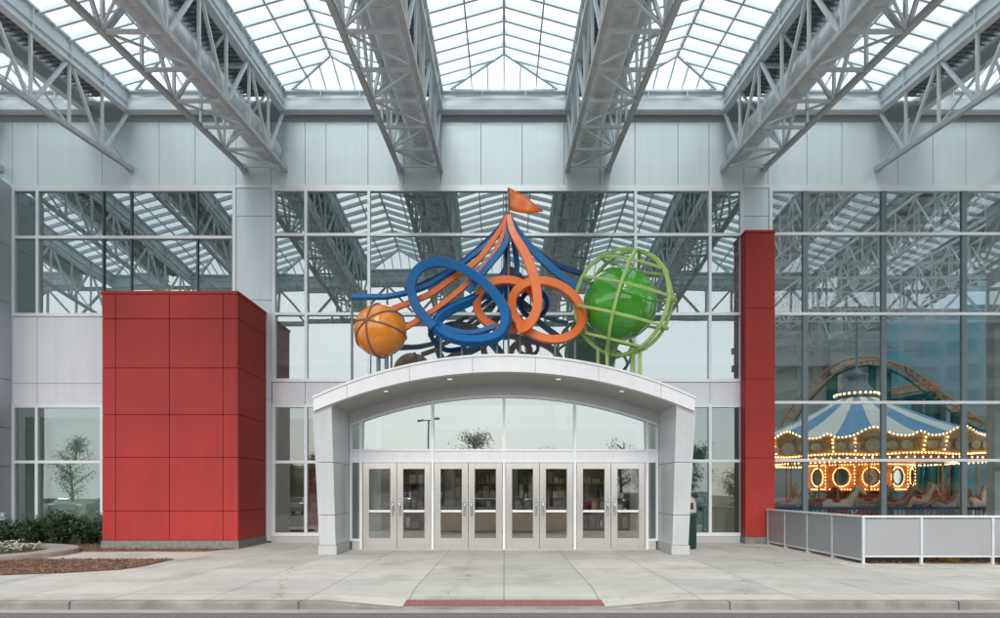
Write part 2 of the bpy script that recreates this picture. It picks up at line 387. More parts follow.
mb = MB()                                                   # cracks of the kerb joints
for x in (-6.45, -3.05, 3.35, 6.75, 9.7, -9.9): mb.bar((x, 9.196, -.12), (x, 9.199, .0), .012, .012); mb.box(x-.006, x+.006, 9.2, 9.37, .001, .0022)
setting('kerb_joints', mb, M['dark'])
mb = MB(); seg = 60                                          # tactile strip: a raised sheet with domes
for i in range(seg):
    a, b = -1.53 + 3.06*i/seg, -1.53 + 3.06*(i+1)/seg
    y0, y1 = 9.37, 9.74
    mb.quad((a, y0, pave_z(a,y0)+.006), (b, y0, pave_z(b,y0)+.006), (b, y1, pave_z(b,y1)+.006), (a, y1, pave_z(a,y1)+.006))
for i in range(58):
    for j in range(6):
        x = -1.5 + 3.0*i/57; y = 9.40 + j*.057; z = pave_z(x, y) + .006
        mb.lathe((x, y), [(.018, z-.001), (.011, z+.006)], 6)
setting('tactile_strip', mb, M['brick'])

# hall inside the building
setting('hall_floor', MB().box(-20, 30, 19.62, 46, -.2, .002), M['tile'])

# ------------------------------------------------------------------ beds to the left
def bed(name, pts, z, label):
    mb = MB().poly(pts, -.05, z); o = setting(name, mb, M['mulch'], 'stuff', label)
    ch = MB(); xs_ = [p[0] for p in pts]; ys_ = [p[1] for p in pts]; n = 0
    def inside(x, y):
        c = False
        for i in range(len(pts)):
            (x1, y1), (x2, y2) = pts[i-1], pts[i]
            if (y1 > y) != (y2 > y) and x < (x2-x1)*(y-y1)/(y2-y1)+x1: c = not c
        return c
    area = (max(xs_)-min(xs_))*(max(ys_)-min(ys_))
    for _ in range(int(area*170)):
        x = random.uniform(min(xs_), max(xs_)); y = random.uniform(min(ys_), max(ys_))
        if inside(x, y):
            a = random.uniform(0, math.pi); l = random.uniform(.02, .055); t = random.uniform(-.012, .02)
            ch.bar((x-l*math.cos(a), y-l*math.sin(a), z+.008-t), (x+l*math.cos(a), y+l*math.sin(a), z+.012+t), .022, .012)
    part('bark_chips', ch, M['mulch_chip'], o, fix=False)
    return o
bed('mulch_bed', [(-16, 14.9), gp(66, 559.3), gp(174, 559.5), gp(146, 566), gp(120, 570), gp(60, 573.5), gp(0, 575.5), (-16, 12.1)], .012, 'brown bark mulch in a pointed bed in front of the rounded planter')
bed('mulch_bed', [(-15.45, 19.4), (-11.34, 19.4), (-11.34, 17.42), (-7.55, 17.42), gp(221, 549.9), gp(205, 551.6), gp(60, 551.7), (-13.2, 18.2), (-15.45, 18.3)], .012, 'brown bark mulch along the foot of the red block')
# rounded planter island
isl = thing('planter_kerb', 'rounded pale concrete planter kerb edged in grey, far left beside the bark mulch', 'planter', (-14.3, 15.6, 0))
def sup(cx, cy, a, b, n=40): return [(cx + a*math.copysign(abs(math.cos(t))**.95, math.cos(t)), cy + b*math.copysign(abs(math.sin(t))**.95, math.sin(t))) for t in [2*math.pi*k/n for k in range(n)]]
o_ = sup(-14.4, 15.7, 3.25, 2.3); i_ = sup(-14.5, 15.6, 2.75, 1.75)
mb = MB(); n = len(o_)
vs = [(x, y, -.02) for x, y in o_] + [(x, y, .10) for x, y in o_] + [(x*.995-.07, y*.995+.078, .125) for x, y in o_] + [(x, y, .125) for x, y in i_] + [(x, y, -.02) for x, y in i_]
fs = [(r*n+i, r*n+(i+1) % n, (r+1)*n+(i+1) % n, (r+1)*n+i) for r in range(4) for i in range(n)]
mb.add(vs, fs, False); part('kerb_ring', mb, M['gutter'], isl)
part('soil', MB().poly(i_, -.01, .07), M['mulch'], isl)
gc = MB(); pc = MB()
for _ in range(1500):
    t = random.uniform(0, 6.283); r = math.sqrt(random.random()); x = -14.5 + 2.65*r*math.cos(t); y = 15.6 + 1.65*r*math.sin(t)
    h = .06 + random.random()*.22*(1 - .4*r)
    for q in range(4):
        a = random.uniform(0, 6.28); l = random.uniform(.03, .07); up = random.uniform(-.3, .8)
        c = Vector((x + random.uniform(-.06,.06), y + random.uniform(-.06,.06), .08 + h*random.uniform(.4, 1))); d = Vector((math.cos(a), math.sin(a), up)).normalized(); sd_ = d.cross(Vector((0,0,1))).normalized()
        gc.add([c, c + d*l*.5 + sd_*l*.35, c + d*l, c + d*l*.5 - sd_*l*.35], [(0,1,2,3)])
    if random.random() < .12:
        for q in range(3):
            pc.octa((x + random.uniform(-.05,.05), y + random.uniform(-.05,.05), .1 + h + random.uniform(-.02,.03)), .022)
g_ = setting('flowering_groundcover', gc, [M['leaf2']], 'stuff', 'low green ground cover dotted with white flowers inside the rounded planter')
part('flowers', pc, M['petal'], g_, fix=False)

# shrubs
def shrub(x, y, rx, h, seed, label):
    rnd = random.Random(seed); t = thing('evergreen_shrub', label, 'shrub', (x, y, .01), 'dark shrubs under the left window')
    st = MB(); lf = MB()
    for k in range(34):
        a = rnd.uniform(0, 6.28); rr = rnd.uniform(.1, 1)*rx; hh = h*rnd.uniform(.6, 1.08)*(1 - .25*(rr/rx)**2)
        p0 = Vector((x + rnd.uniform(-.08,.08), y + rnd.uniform(-.08,.08), 0)); p2 = Vector((x + rr*math.cos(a), y + rr*.8*math.sin(a), hh)); p1 = (p0+p2)/2 + Vector((0,0,.08))
        pts = spline([p0, p1, p2], 7); st.tube(pts, [.012]*len(pts), 5)
        for p in pts[3:]:
            for q in range(11):
                c = p + Vector((rnd.gauss(0,.075), rnd.gauss(0,.075), rnd.gauss(0,.06)))
                if c.z < .02: continue
                d = Vector((rnd.gauss(0,1), rnd.gauss(0,1), rnd.gauss(.6,.7))).normalized(); l = rnd.uniform(.05, .11); s_ = d.cross(Vector((rnd.gauss(0,1), rnd.gauss(0,1), rnd.gauss(0,1)))).normalized()
                lf.add([c, c + d*l*.5 + s_*l*.22, c + d*l, c + d*l*.5 - s_*l*.22], [(0,1,2,3)])
    part('stem', st, M['bark'], t, fix=False); part('foliage', lf, M['leaf'], t, fix=False)
for i, (x, y, rx, h, lb) in enumerate([(-15.0, 18.75, .62, .66, 'low dark green shrub at the foot of the grey wing wall'), (-14.2, 18.8, .62, .72, 'dark shrub below the narrow left window pane, second from the wing wall'),
        (-13.4, 18.7, .66, .90, 'tallest dark shrub with upright tips, in the middle of the row under the left window'), (-12.6, 18.8, .62, .74, 'dark rounded shrub under the right part of the left window'), (-11.85, 18.7, .55, .86, 'dark shrub touching the corner of the red block')]):
    shrub(x, y, rx, h, i + 3, lb)

# ------------------------------------------------------------------ facade
bld = thing('glass_facade', 'silver panelled building front with tall reflecting windows behind the entrance', 'building', (0, D, 0))
YF = D                                                      # face of the panels
def panels(mb, x0s, z0, z1, y=YF, g=.012, th=.06):
    for a, b in zip(x0s[:-1], x0s[1:]): mb.box(a + g/2, b - g/2, y, y + th, z0 + g/2, z1 - g/2)
jo = [-90, -40, 12, 37.8, 102, 159, 195, 236, 271, 305, 326, 368, 404, 441, 481, 522, 564, 600, 635, 678, 709, 744, 768, 807, 842, 898, 933, 966, 1002, 1050, 1100]
mb = MB(); panels(mb, [fx(p) for p in jo], fz(185.5), fz(122)); 
panels(mb, [fx(-90), fx(12)], fz(545), fz(185.5))
panels(mb, [fx(236), fx(271.5)], fz(216), fz(185.5)); panels(mb, [fx(236), fx(271.5)], fz(300), fz(216)); panels(mb, [fx(236), fx(271.5)], fz(400), fz(300)); panels(mb, [fx(236), fx(271.5)], fz(541), fz(400))
panels(mb, [fx(743.5), fx(769)], fz(216), fz(185.5)); panels(mb, [fx(743.5), fx(769)], fz(380), fz(216)); panels(mb, [fx(743.5), fx(769)], fz(541), fz(380))
part('wall_panel', mb, M['panel'], bld, bevel=.004)
for xs_s, rows in (((12, 37, 104), ((383.5, 316.5), (404.5, 383.5))), ((272, 305, 369, 441), ((404, 382),)), ((568, 635, 710, 743), ((404, 382),))):
    mb = MB()
    for r0, r1 in rows: panels(mb, [fx(v) for v in xs_s], fz(r0), fz(r1))
    part('spandrel_panel', mb, M['white_panel'], bld, bevel=.004)
mb = MB()
# backing behind the joints: solid strips between the openings
for x0, x1, z0, z1 in ((-90,1100,185.5,122),(-90,12,545,185.5),(236,271.5,545,186),(743.5,769,545,186),(12,104,404.5,316.5),(272,441,404,382),(568,743,404,382),(102,236,545,314)):
    mb.box(fx(x0), fx(x1), YF + .064, YF + .25, fz(z0), fz(z1))
mb.box(fx(321), fx(687), YF + .064, YF + .25, fz(404), fz(382))
part('wall_core', mb, M['dark'], bld)
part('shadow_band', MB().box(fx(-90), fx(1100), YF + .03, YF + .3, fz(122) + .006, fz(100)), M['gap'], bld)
part('parapet', MB().box(fx(-90), fx(1100), YF + .05, YF + .3, fz(99.5), fz(94)), M['steel'], bld)
mb = MB().box(fx(-90), fx(1100), YF - .03, YF - .002, fz(188), fz(185.2)); part('head_trim', mb, M['alu'], bld)
for x0, x1, pr, tp_ in ((272, 321, .05, 536.2), (687, 744, .05, 536.2), (769.5, 1100, .02, 536.2), (12, 102, .02, 527)):
    part('base_course', MB().box(fx(x0), fx(x1), YF - pr, YF + .2, 0, fz(tp_)), M['granite'], bld)
wing = thing('wing_wall', 'blue-grey panelled wing wall turning toward the street at the far left edge', 'wall', (-15.5, D-.6, 0))
mb = MB()
zz = [0.0, 2.4, 3.6, 5.1, 7.5, 9.3, 11.25]
for a, b in zip(zz[:-1], zz[1:]): mb.box(-18.2, -15.5, YF - 1.3, YF - .005, a + .008, b - .008)
part('wall_panel', mb, M['wing'], wing, bevel=.006); part('wall_core', MB().box(-18.1, -15.52, YF - 1.28, YF - .02, 0, 11.2), M['dark'], wing)
lt = thing('wall_lamp', 'small white wall lamp low on the blue-grey wing wall', 'lamp', (-15.5, 19.1, .8))
part('lamp_body', MB().box(-15.5, -15.40, 19.06, 19.18, .72, .95), M['white_panel'], lt, bevel=.01); part('lamp_shade', MB().box(-15.40, -15.36, 19.07, 19.17, .74, .80), M['alu'], lt)

def window(x0, x1, z0, z1, verts, hors, gm, fw=.105, label=None, dark=(), darkw=.05, darkm='mull', skip_bottom=False):
    """verts / hors: silver mullions and transoms; dark: dark verticals. pixels on the facade plane."""
    fr = MB(); X0, X1, Z0, Z1 = fx(x0), fx(x1), fz(z1), fz(z0)
    yf, yb = YF - .035, YF + .10
    fr.box(X0, X0 + fw, yf, yb, Z0, Z1); fr.box(X1 - fw, X1, yf, yb, Z0, Z1)
    fr.box(X0 + fw, X1 - fw, yf, yb, Z1 - fw, Z1); fr.box(X0 + fw, X1 - fw, yf, yb, Z0, Z0 + fw)
    hz = [Z0 + fw] + sorted(fz(h) for h in hors) + [Z1 - fw]
    for h in hors: fr.box(X0 + fw, X1 - fw, yf - .005, yb - .004, fz(h) - fw*.42, fz(h) + fw*.42)
    for v in verts:
        for i in range(len(hz) - 1):
            a = hz[i] + (fw*.42 if i else 0); b = hz[i+1] - (fw*.42 if i < len(hz) - 2 else 0)
            fr.box(fx(v) - fw*.42, fx(v) + fw*.42, yf - .003, yb - .006, a, b)
    o = part('window', fr, M['alu'], bld, label)
    if dark:
        for v in dark:
            dk = MB()
            for i in range(len(hz) - 1):
                a = hz[i] + (fw*.42 if i else 0); b = hz[i+1] - (fw*.42 if i < len(hz) - 2 else 0)
                dk.box(fx(v) - darkw/2, fx(v) + darkw/2, YF - .012, yb - .01, a, b)
            part('mullion', dk, M[darkm], o)
    gl = MB(); vx = [X0 + fw] + sorted(fx(v) for v in list(verts) + list(dark)) + [X1 - fw]
    for a, b in zip(vx[:-1], vx[1:]):
        for c, d in zip(hz[:-1], hz[1:]):
            t = [random.uniform(-.010, .010) for _ in range(4)]
            gl.quad((a, YF+.045+t[0], c), (b, YF+.045+t[1], c), (b, YF+.045+t[2], d), (a, YF+.045+t[0]-t[1]+t[2], d))
    part('pane', gl, gm, o, fix=False)
    return o
window(12, 236, 188, 316.5, (37.8,), (237.5,), M['glass'], dark=(103, 131, 197), label='long upper window left of the red block')
window(12, 104, 404.5, 527, (37,), (462,), M['glass_low'], label='lower left window above the shrubs')
window(272, 743.5, 188, 382, (306, 369, 635.5, 710), (234.8, 314), M['glass'], dark=(440.6, 503.6, 568), darkw=.04, label='wide middle window behind the sculpture')
window(272, 322, 404, 536, (306,), (462,), M['glass_low'], label='tall window between the red block and the portal')
window(686, 743.5, 404, 536, (710,), (461,), M['glass_low'], label='tall window between the portal and the red pier')
window(769, 1100, 188, 536, (), (234, 314, 402.5, 460.4), M['glass_right'], dark=(805.5, 884, 964.5, 1045), darkw=.16, darkm='mull2', label='tall window on the right showing the carousel')

# red block and red pier
blk = thing('red_block', 'big square red panelled block at the left of the entrance', 'wall block', (-9.4, 18.4, 0))
yb = 17.44; bx0, bx1 = -11.31, -7.48; kz = lambda p: CAMZ + (490 - p) * yb / 620; kx = lambda p: (p - 504) * yb / 620
zs = [kz(p) for p in (540.8, 511, 457.5, 414.7, 368, 318.8, 294)]; xs_ = [kx(p) for p in (102, 115.5, 169.4, 223, 238)]
mb = MB(); g = .014
for a, b in zip(xs_[:-1], xs_[1:]):
    for c, d in zip(zs[:-1], zs[1:]): mb.box(a + g/2, b - g/2, yb, yb + .05, c + g/2, d - g/2)
for c, d in zip(zs[:-1], zs[1:]):
    mb.box(bx1 - .05, bx1, yb + .051, D - .002, c + g/2, d - g/2); mb.box(bx0, bx0 + .05, yb + .051, D - .002, c + g/2, d - g/2)
part('wall_panel', mb, M['red'], blk, bevel=.004)
part('wall_core', MB().box(bx0 + .055, bx1 - .055, yb + .055, D - .003, .0, zs[-1]), M['redj'], blk)
part('coping', MB().box(bx0 - .02, bx1 + .02, yb - .02, D - .004, zs[-1] + .002, kz(291)), M['red'], blk, bevel=.008)
part('plinth', MB().box(bx0 - .015, bx1 + .015, yb - .015, D - .006, 0, zs[0]), M['plinth'], blk)
pier = thing('red_pier', 'narrow tall red panelled pier beside the carousel window', 'pillar', (8.15, 19.2, 0))
yp = 19.06; pz = lambda p: CAMZ + (490 - p) * yp / 620; px_ = lambda p: (p - 504) * yp / 620
zs = [pz(p) for p in (537, 458, 379, 308, 233)]; mb = MB()
for c, d in zip(zs[:-1], zs[1:]): mb.box(px_(745.5), px_(775), yp, D - .04, c + .007, d - .007)
part('wall_panel', mb, M['red'], pier, bevel=.006); part('wall_core', MB().box(px_(746), px_(774.5), yp + .012, D - .045, 0, zs[-1]), M['redj'], pier)
part('coping', MB().box(px_(745), px_(775.5), yp - .015, D - .042, zs[-1] + .002, pz(230)), M['red'], pier, bevel=.006)
part('plinth', MB().box(px_(745), px_(775.5), yp - .012, D - .043, 0, zs[0]), M['plinth'], pier)

# ------------------------------------------------------------------ entrance portal
por = thing('entrance_portal', 'arched white and silver entrance portal with glazed doors', 'entrance', (0, 17, 0))
def arc(hw, zc, rise, n=48):
    r = (hw*hw + rise*rise) / (2*rise); return [(x, zc - r + math.sqrt(r*r - x*x)) for x in [-hw + 2*hw*i/n for i in range(n+1)]]
def arc_z(x, hw, zc, rise): r = (hw*hw + rise*rise) / (2*rise); return zc - r + math.sqrt(r*r - x*x)
YD, Y1, Y2 = 17.3, 15.9, D - .01
sof = lambda x: arc_z(x, 4.74, 4.60, .98); top = lambda x: arc_z(x, 4.74, 5.04, 1.05)
def vault(fa, fb, y0, y1, x0, x1, n=48, y0f=None):
    mb = MB(); vs = []
    for i in range(n + 1):
        x = x0 + (x1 - x0)*i/n; vs += [(x, y0, fa(x)), (x, y0, fb(x)), (x, y1, fb(x)), (x, y1, fa(x))]
    fs = [(i*4+k, (i+1)*4+k, (i+1)*4+(k+1) % 4, i*4+(k+1) % 4) for i in range(n) for k in range(4)]
    return mb.add(vs, fs + [(3,2,1,0), (n*4, n*4+1, n*4+2, n*4+3)])
cuts = [-4.74, -3.9, -2.35, -.78, .78, 2.35, 3.9, 4.74]; mb = MB()
for a, b in zip(cuts[:-1], cuts[1:]):
    q = vault(lambda x: sof(x), lambda x: top(x) - .06, 15.40, 15.62, a + (.004 if a > -4.7 else 0), b - (.004 if b < 4.7 else 0), 10); mb.add(q.v, q.f)
fas = part('fascia', mb, M['portal'], por)
part('coping', vault(lambda x: top(x) - .056, top, 15.375, 15.66, -4.76, 4.76), M['portal'], fas)
part('roof', vault(lambda x: sof(x) + .03, lambda x: top(x) - .09, 15.63, Y2, -4.72, 4.72), M['leg'], por)
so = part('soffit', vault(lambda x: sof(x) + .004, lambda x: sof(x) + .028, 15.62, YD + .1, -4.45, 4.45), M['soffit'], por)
for x in (-3.05, -1.4, 1.4, 3.05):
    mb = MB(); z = sof(x) + .003; mb.lathe((x, 15.98), [(.075, z + .004), (.095, z - .008), (.095, z + .01)], 18)
    dl = part('downlight', mb, M['alu'], so); part('lens', MB().lathe((x, 15.98), [(.074, z - .003), (.001, z - .004)], 18, caps=False), M['lens'], dl) if False else None
    part('downlight', MB().lathe((x, 15.98), [(.07, z - .010), (.02, z - .011)], 18), M['lens'], so)
# legs leaning toward the street
def leg(s):
    mb = MB(); xo, xi = 4.72*s, 4.31*s
    lv = [.24, 1.02, 2.36, 3.95]
    for a, b in zip(lv[:-1], lv[1:]):
        a += .006; b -= .006; xo_a, xo_b = xo + s*.07*a/3.8, xo + s*.07*b/3.8; ya, yb_ = Y1 - .40*a/3.8, Y1 - .40*b/3.8
        zt = lambda x, z: min(z, sof(abs(x)) + .0) if z > 3.5 else z
        vs = [(xo_a, ya, a), (xi, ya, a), (xi, YD + .12, a), (xo_a, YD + .12, a), (xo_b, yb_, zt(xo, b)), (xi, yb_, zt(xi, b)), (xi, YD + .12, zt(xi, b)), (xo_b, YD + .12, zt(xo, b))]
        mb.add(vs, [(0,3,2,1),(4,5,6,7),(0,1,5,4),(1,2,6,5),(2,3,7,6),(3,0,4,7)])
    o = part('leg', mb, M['leg'], por, bevel=.004)
    part('base', MB().box(xo + .03*s, xi - .03*s, Y1 - .06, YD + .1, 0, .24), M['granite'], o, bevel=.008)
    part('core', MB().box(xo - .02*s, xi + .02*s, Y1 + .03, YD + .1, .2, 3.6), M['dark'], o)
    part('side_wall', MB().box(xo, xo - .12*s, YD + .125, Y2, 0, 3.72), M['leg'], por)
leg(-1); leg(1)
# glazed end wall with doors
FR = .075
ahw, azc, ar = 4.30, 4.31, .81; az = lambda x: arc_z(x, ahw, azc, ar)
part('arch_header', vault(lambda x: az(x) + .002, lambda x: sof(x) + .003, YD - .02, YD + .12, -4.305, 4.305), M['leg'], por)
mb = vault(lambda x: az(x) - FR, az, YD - .05, YD + .09, -4.30, 4.30)
mulX = [-3.985, -1.99, 0, 1.975, 3.985]
for x in mulX: mb.box(x - FR/2, x + FR/2, YD - .045, YD + .085, 0.0, az(x) - FR - .001)
for sgn in (-1, 1):
    mb.box(sgn*4.30, sgn*4.23, YD - .045, YD + .085, .24, az(4.26) - FR - .012)
wf = part('arched_window', mb, M['alu'], por)
xsx = [-4.23] + mulX + [4.23]
for a, b in zip(xsx[:-1], xsx[1:]):
    e0 = a + FR/2 if abs(a) < 4.1 else a; e1 = b - FR/2 if abs(b) < 4.1 else b
    part('transom', MB().box(e0, e1, YD - .04, YD + .08, 2.745, 2.80), M['alu'], wf); part('transom', MB().box(e0, e1, YD - .04, YD + .08, 2.425, 2.47), M['alu'], wf)
    if abs(a) > 4.1 or abs(b) > 4.1: part('sill', MB().box(e0, e1, YD - .04, YD + .08, .24, .30), M['alu'], wf); part('base', MB().box(e0, e1, YD - .06, YD + .1, 0, .238), M['granite'], wf)
pn = MB()
for a, b in zip(xsx[:-1], xsx[1:]): pn.box(a + FR/2 if abs(a) < 4.1 else a, b - FR/2 if abs(b) < 4.1 else b, YD - .015, YD + .05, 2.472, 2.743)
part('transom_panel', pn, M['white_panel'], wf)
gl = MB()
for a, b in zip(xsx[:-1], xsx[1:]):
    e0 = a + FR/2 if abs(a) < 4.1 else a; e1 = b - FR/2 if abs(b) < 4.1 else b; n = 10
    t = random.uniform(-.003, .003); t2 = random.uniform(-.004, .004)
    bot = [(e0 + (e1-e0)*i/n, YD + .02 + t*i/n, 2.80) for i in range(n+1)]; tp = [(x, y + t2, az(x) - FR) for x, y, z in bot]
    gl.add(bot + tp[::-1], [tuple(range(2*n + 2))])
    if abs(a) > 4.1 or abs(b) > 4.1: part('pane', MB().quad((e0, YD+.02, .30), (e1, YD+.02, .30), (e1, YD+.02, 2.425), (e0, YD+.02, 2.425)), M['door_glass'], wf, fix=False)
part('pane', gl, M['arch_glass'], wf, fix=False)
def door(x0, x1, hinge):
    """one leaf; hinge -1: handle on the right"""
    y0, y1 = YD - .035, YD + .03; z0, z1 = .02, 2.415; st, bt, tp = .175, .30, .17
    mb = MB(); mb.box(x0, x0 + st, y0, y1, z0, z1); mb.box(x1 - st, x1, y0, y1, z0, z1); mb.box(x0 + st, x1 - st, y0 + .001, y1 - .001, z0, z0 + bt); mb.box(x0 + st, x1 - st, y0 + .001, y1 - .001, z1 - tp, z1)
    o = part('door', mb, M['stainless'], por, bevel=.004)
    part('push_bar', MB().box(x0 + st + .002, x1 - st - .002, y0 + .005, y1 - .01, 1.035, 1.10), M['alu'], o, bevel=.006)
    t = [random.uniform(-.002, .002) for _ in range(3)]
    part('pane', MB().quad((x0+st, YD+t[0], z0+bt), (x1-st, YD+t[1], z0+bt), (x1-st, YD+t[2], z1-tp), (x0+st, YD+t[0]-t[1]+t[2], z1-tp)), M['door_glass'], o, fix=False)
    hx = x1 - .09 if hinge < 0 else x0 + .09; h = MB()
    h.box(hx - .04, hx + .04, y0 - .006, y0 - .001, .93, 1.33)
    h.tube(spline([(hx, y0 - .004, .98), (hx, y0 - .06, 1.0), (hx, y0 - .065, 1.13), (hx, y0 - .06, 1.26), (hx, y0 - .004, 1.28)], 5), .014, 8); h.lathe((hx, y0 - .012), [(.02, 1.40), (.02, 1.44)], 10)
    part('handle', h, M['chrome'], o)
for a, b in zip(mulX[:-1], mulX[1:]):
    m = (a + b)/2; door(a + FR/2 + .012, m - .006, -1); door(m + .006, b - FR/2 - .012, 1)
part('threshold', MB().box(-3.985, 3.985, YD - .12, YD + .15, 0, .016), M['steel_dark'], por)

# ------------------------------------------------------------------ canopy over the forecourt
SL = .11                                                    # fall of the roof away from the building
CZ = lambda z, y: z - SL * (D - y)
CL = 12.3                                                   # length of the canopy
def cp(x, t, z): return (x, D - .06 - t, CZ(z, D - .06 - t))   # t metres out from the facade
HW = .645; ZT, ZM, ZB = 14.12, 13.44, 11.74
def make_truss(duct):
    tr = thing('canopy_truss', '', 'truss', (0, D, 0), 'steel canopy trusses')
    nn = 9; dt = CL / nn; nodes = [i*dt for i in range(nn + 1)]
    for s in (-1, 1):
        x = s*HW; ub = MB()
        for z0, z1, w in ((ZT - .05, ZT, .22), (ZM, ZM + .06, .22), (ZM + .24, ZM + .28, .16)): ub.bar(cp(x, .02, (z0+z1)/2), cp(x, CL, (z0+z1)/2), w, z1 - z0)
        ub.bar(cp(x, .02, (ZT+ZM)/2), cp(x, CL, (ZT+ZM)/2), .03, ZT - ZM - .1)
        for t in nodes[1:]: ub.bar(cp(x + s*.05, t, ZM + .06), cp(x + s*.05, t, ZT - .05), .07, .02, (0, 1, 0))
        part('upper_beam', ub, M['steel'], tr)
        if not duct and s < 0: continue
        lc = MB(); lc.bar(cp(x, .1, ZB), cp(x, CL, ZB), .12, .12); lc.box(x - .08, x + .08, D - .2, D - .02, CZ(ZB, D) - .09, CZ(ZB, D) + .09)
        part('lower_chord', lc, M['steel_dark'], tr)
        wb = MB()
        for i in range(1, nn + 1):
            t = nodes[i]; wb.bar(cp(x, t, ZB + .06), cp(x, t, ZM), .066, .066)
            if i % 2: 
                wb.bar(cp(x, t - .1, ZB + .06), cp(x, nodes[i-1] + .12, ZM), .074, .074)
                if i < nn: wb.bar(cp(x, t + .1, ZB + .06), cp(x, nodes[i+1] - .12, ZM), .074, .074)
        if duct: part('web', wb, M['steel'], tr)
    br = MB() if duct else wb
    for i in range(1, nn + 1):
        t = nodes[i]
        if not duct:
            if i % 2 == 0: br.bar(cp(-HW + .05, t, ZM - .0), cp(HW, t, ZB + .02), .055, .055)
            continue
        br.bar(cp(-HW + .06, t, ZB), cp(HW - .06, t, ZB), .07, .07)
        if i % 2 == 0: part('strut', MB().bar(cp(-HW, t, ZM - .05), cp(HW, t, ZM - .05), .08, .08), M['steel'], tr)
        a, b = (-HW + .05, HW - .05) if i % 2 else (HW - .05, -HW + .05)
        br.bar(cp(a, t, ZB), cp(b, nodes[i-1] + .1, ZB), .045, .045)
        if i % 2: br.bar(cp(-HW, t, ZB), cp(HW, t, ZM), .05, .05)
    if duct: br.bar(cp(-HW, .16, ZB), cp(HW, .16, ZB), .06, .06)
    else: br.bar(cp(HW, .2, ZB + .02), cp(HW - .1, nodes[1], ZB + .9), .05, .05)
    part('bracing' if duct else 'web', br, M['steel'], tr)
    dk = MB(); vs = []; nr = 24                              # ribbed deck between the upper beams
    for i in range(nr + 1):
        x = -HW + .12 + (2*HW - .24)*i/nr; z = ZT - .12 + (.03 if i % 4 in (0, 1) else -.03); vs += [cp(x, .02, z), cp(x, CL, z)]
    dk.add(vs, [(2*i, 2*i+2, 2*i+3, 2*i+1) for i in range(nr)])
    for i in range(60): t = .15 + i*.2; dk.bar(cp(-HW + .05, t, ZT - .17), cp(HW - .05, t, ZT - .17), .04, .04)
    part('roof_deck', dk, M['deck'], tr)
    if duct:
        du = MB(); zc = 12.30; r = .37; dx = .19
        pts = [cp(dx, .0 + CL*i/40, zc) for i in range(41)]; du.tube(pts, r, 28)
        for i in range(14): t = .5 + i*.85; p = [cp(dx, t - .025, zc), cp(dx, t + .025, zc)]; du.tube(p, r + .014, 28)
        part('duct', du, M['galv'], tr)
        cb = MB(); cb.tube(spline([cp(-HW + .42 + .02*math.sin(i*1.7), 1.2 + i*.55, ZB + .75 + .04*math.sin(i*2.3)) for i in range(21)], 4), .035, 6)
        part('cable', cb, M['mull'], tr)
    return tr
tx = [-25.4, -20.9, -16.45, -12.36, -7.52, -2.64, 2.64, 7.52, 12.36, 16.45, 20.9, 25.4]
tl = {-25.4: 'outermost grey canopy truss left of the frame', -20.9: 'grey canopy truss just left of the frame', 20.9: 'grey canopy truss just right of the frame', 25.4: 'outermost grey canopy truss right of the frame', -16.45: 'grey canopy truss at the far left edge over the wing wall', -12.36: 'grey steel truss without a duct above the long left window', -7.52: 'duct-carrying grey truss meeting the wall above the red block', -2.64: 'duct-carrying grey truss bordering the centre skylight on its left',
      2.64: 'duct-carrying grey truss bordering the centre skylight on its right', 7.52: 'duct-carrying grey truss meeting the wall above the red pier', 12.36: 'grey steel truss without a duct above the carousel window', 16.45: 'grey canopy truss beyond the right edge of the carousel window'}
prA = make_truss(True); prB = make_truss(False); usedA = usedB = False
for x in tx:
    d_ = abs(x) < 8
    if d_: o = prA if not usedA else copy_tree(prA); usedA = True
    else: o = prB if not usedB else copy_tree(prB); usedB = True
    o.location.x = x; o['label'] = tl[x]
    if x > 0: o.scale.x = -1   # mirrored: ducts and single chords face the centre line

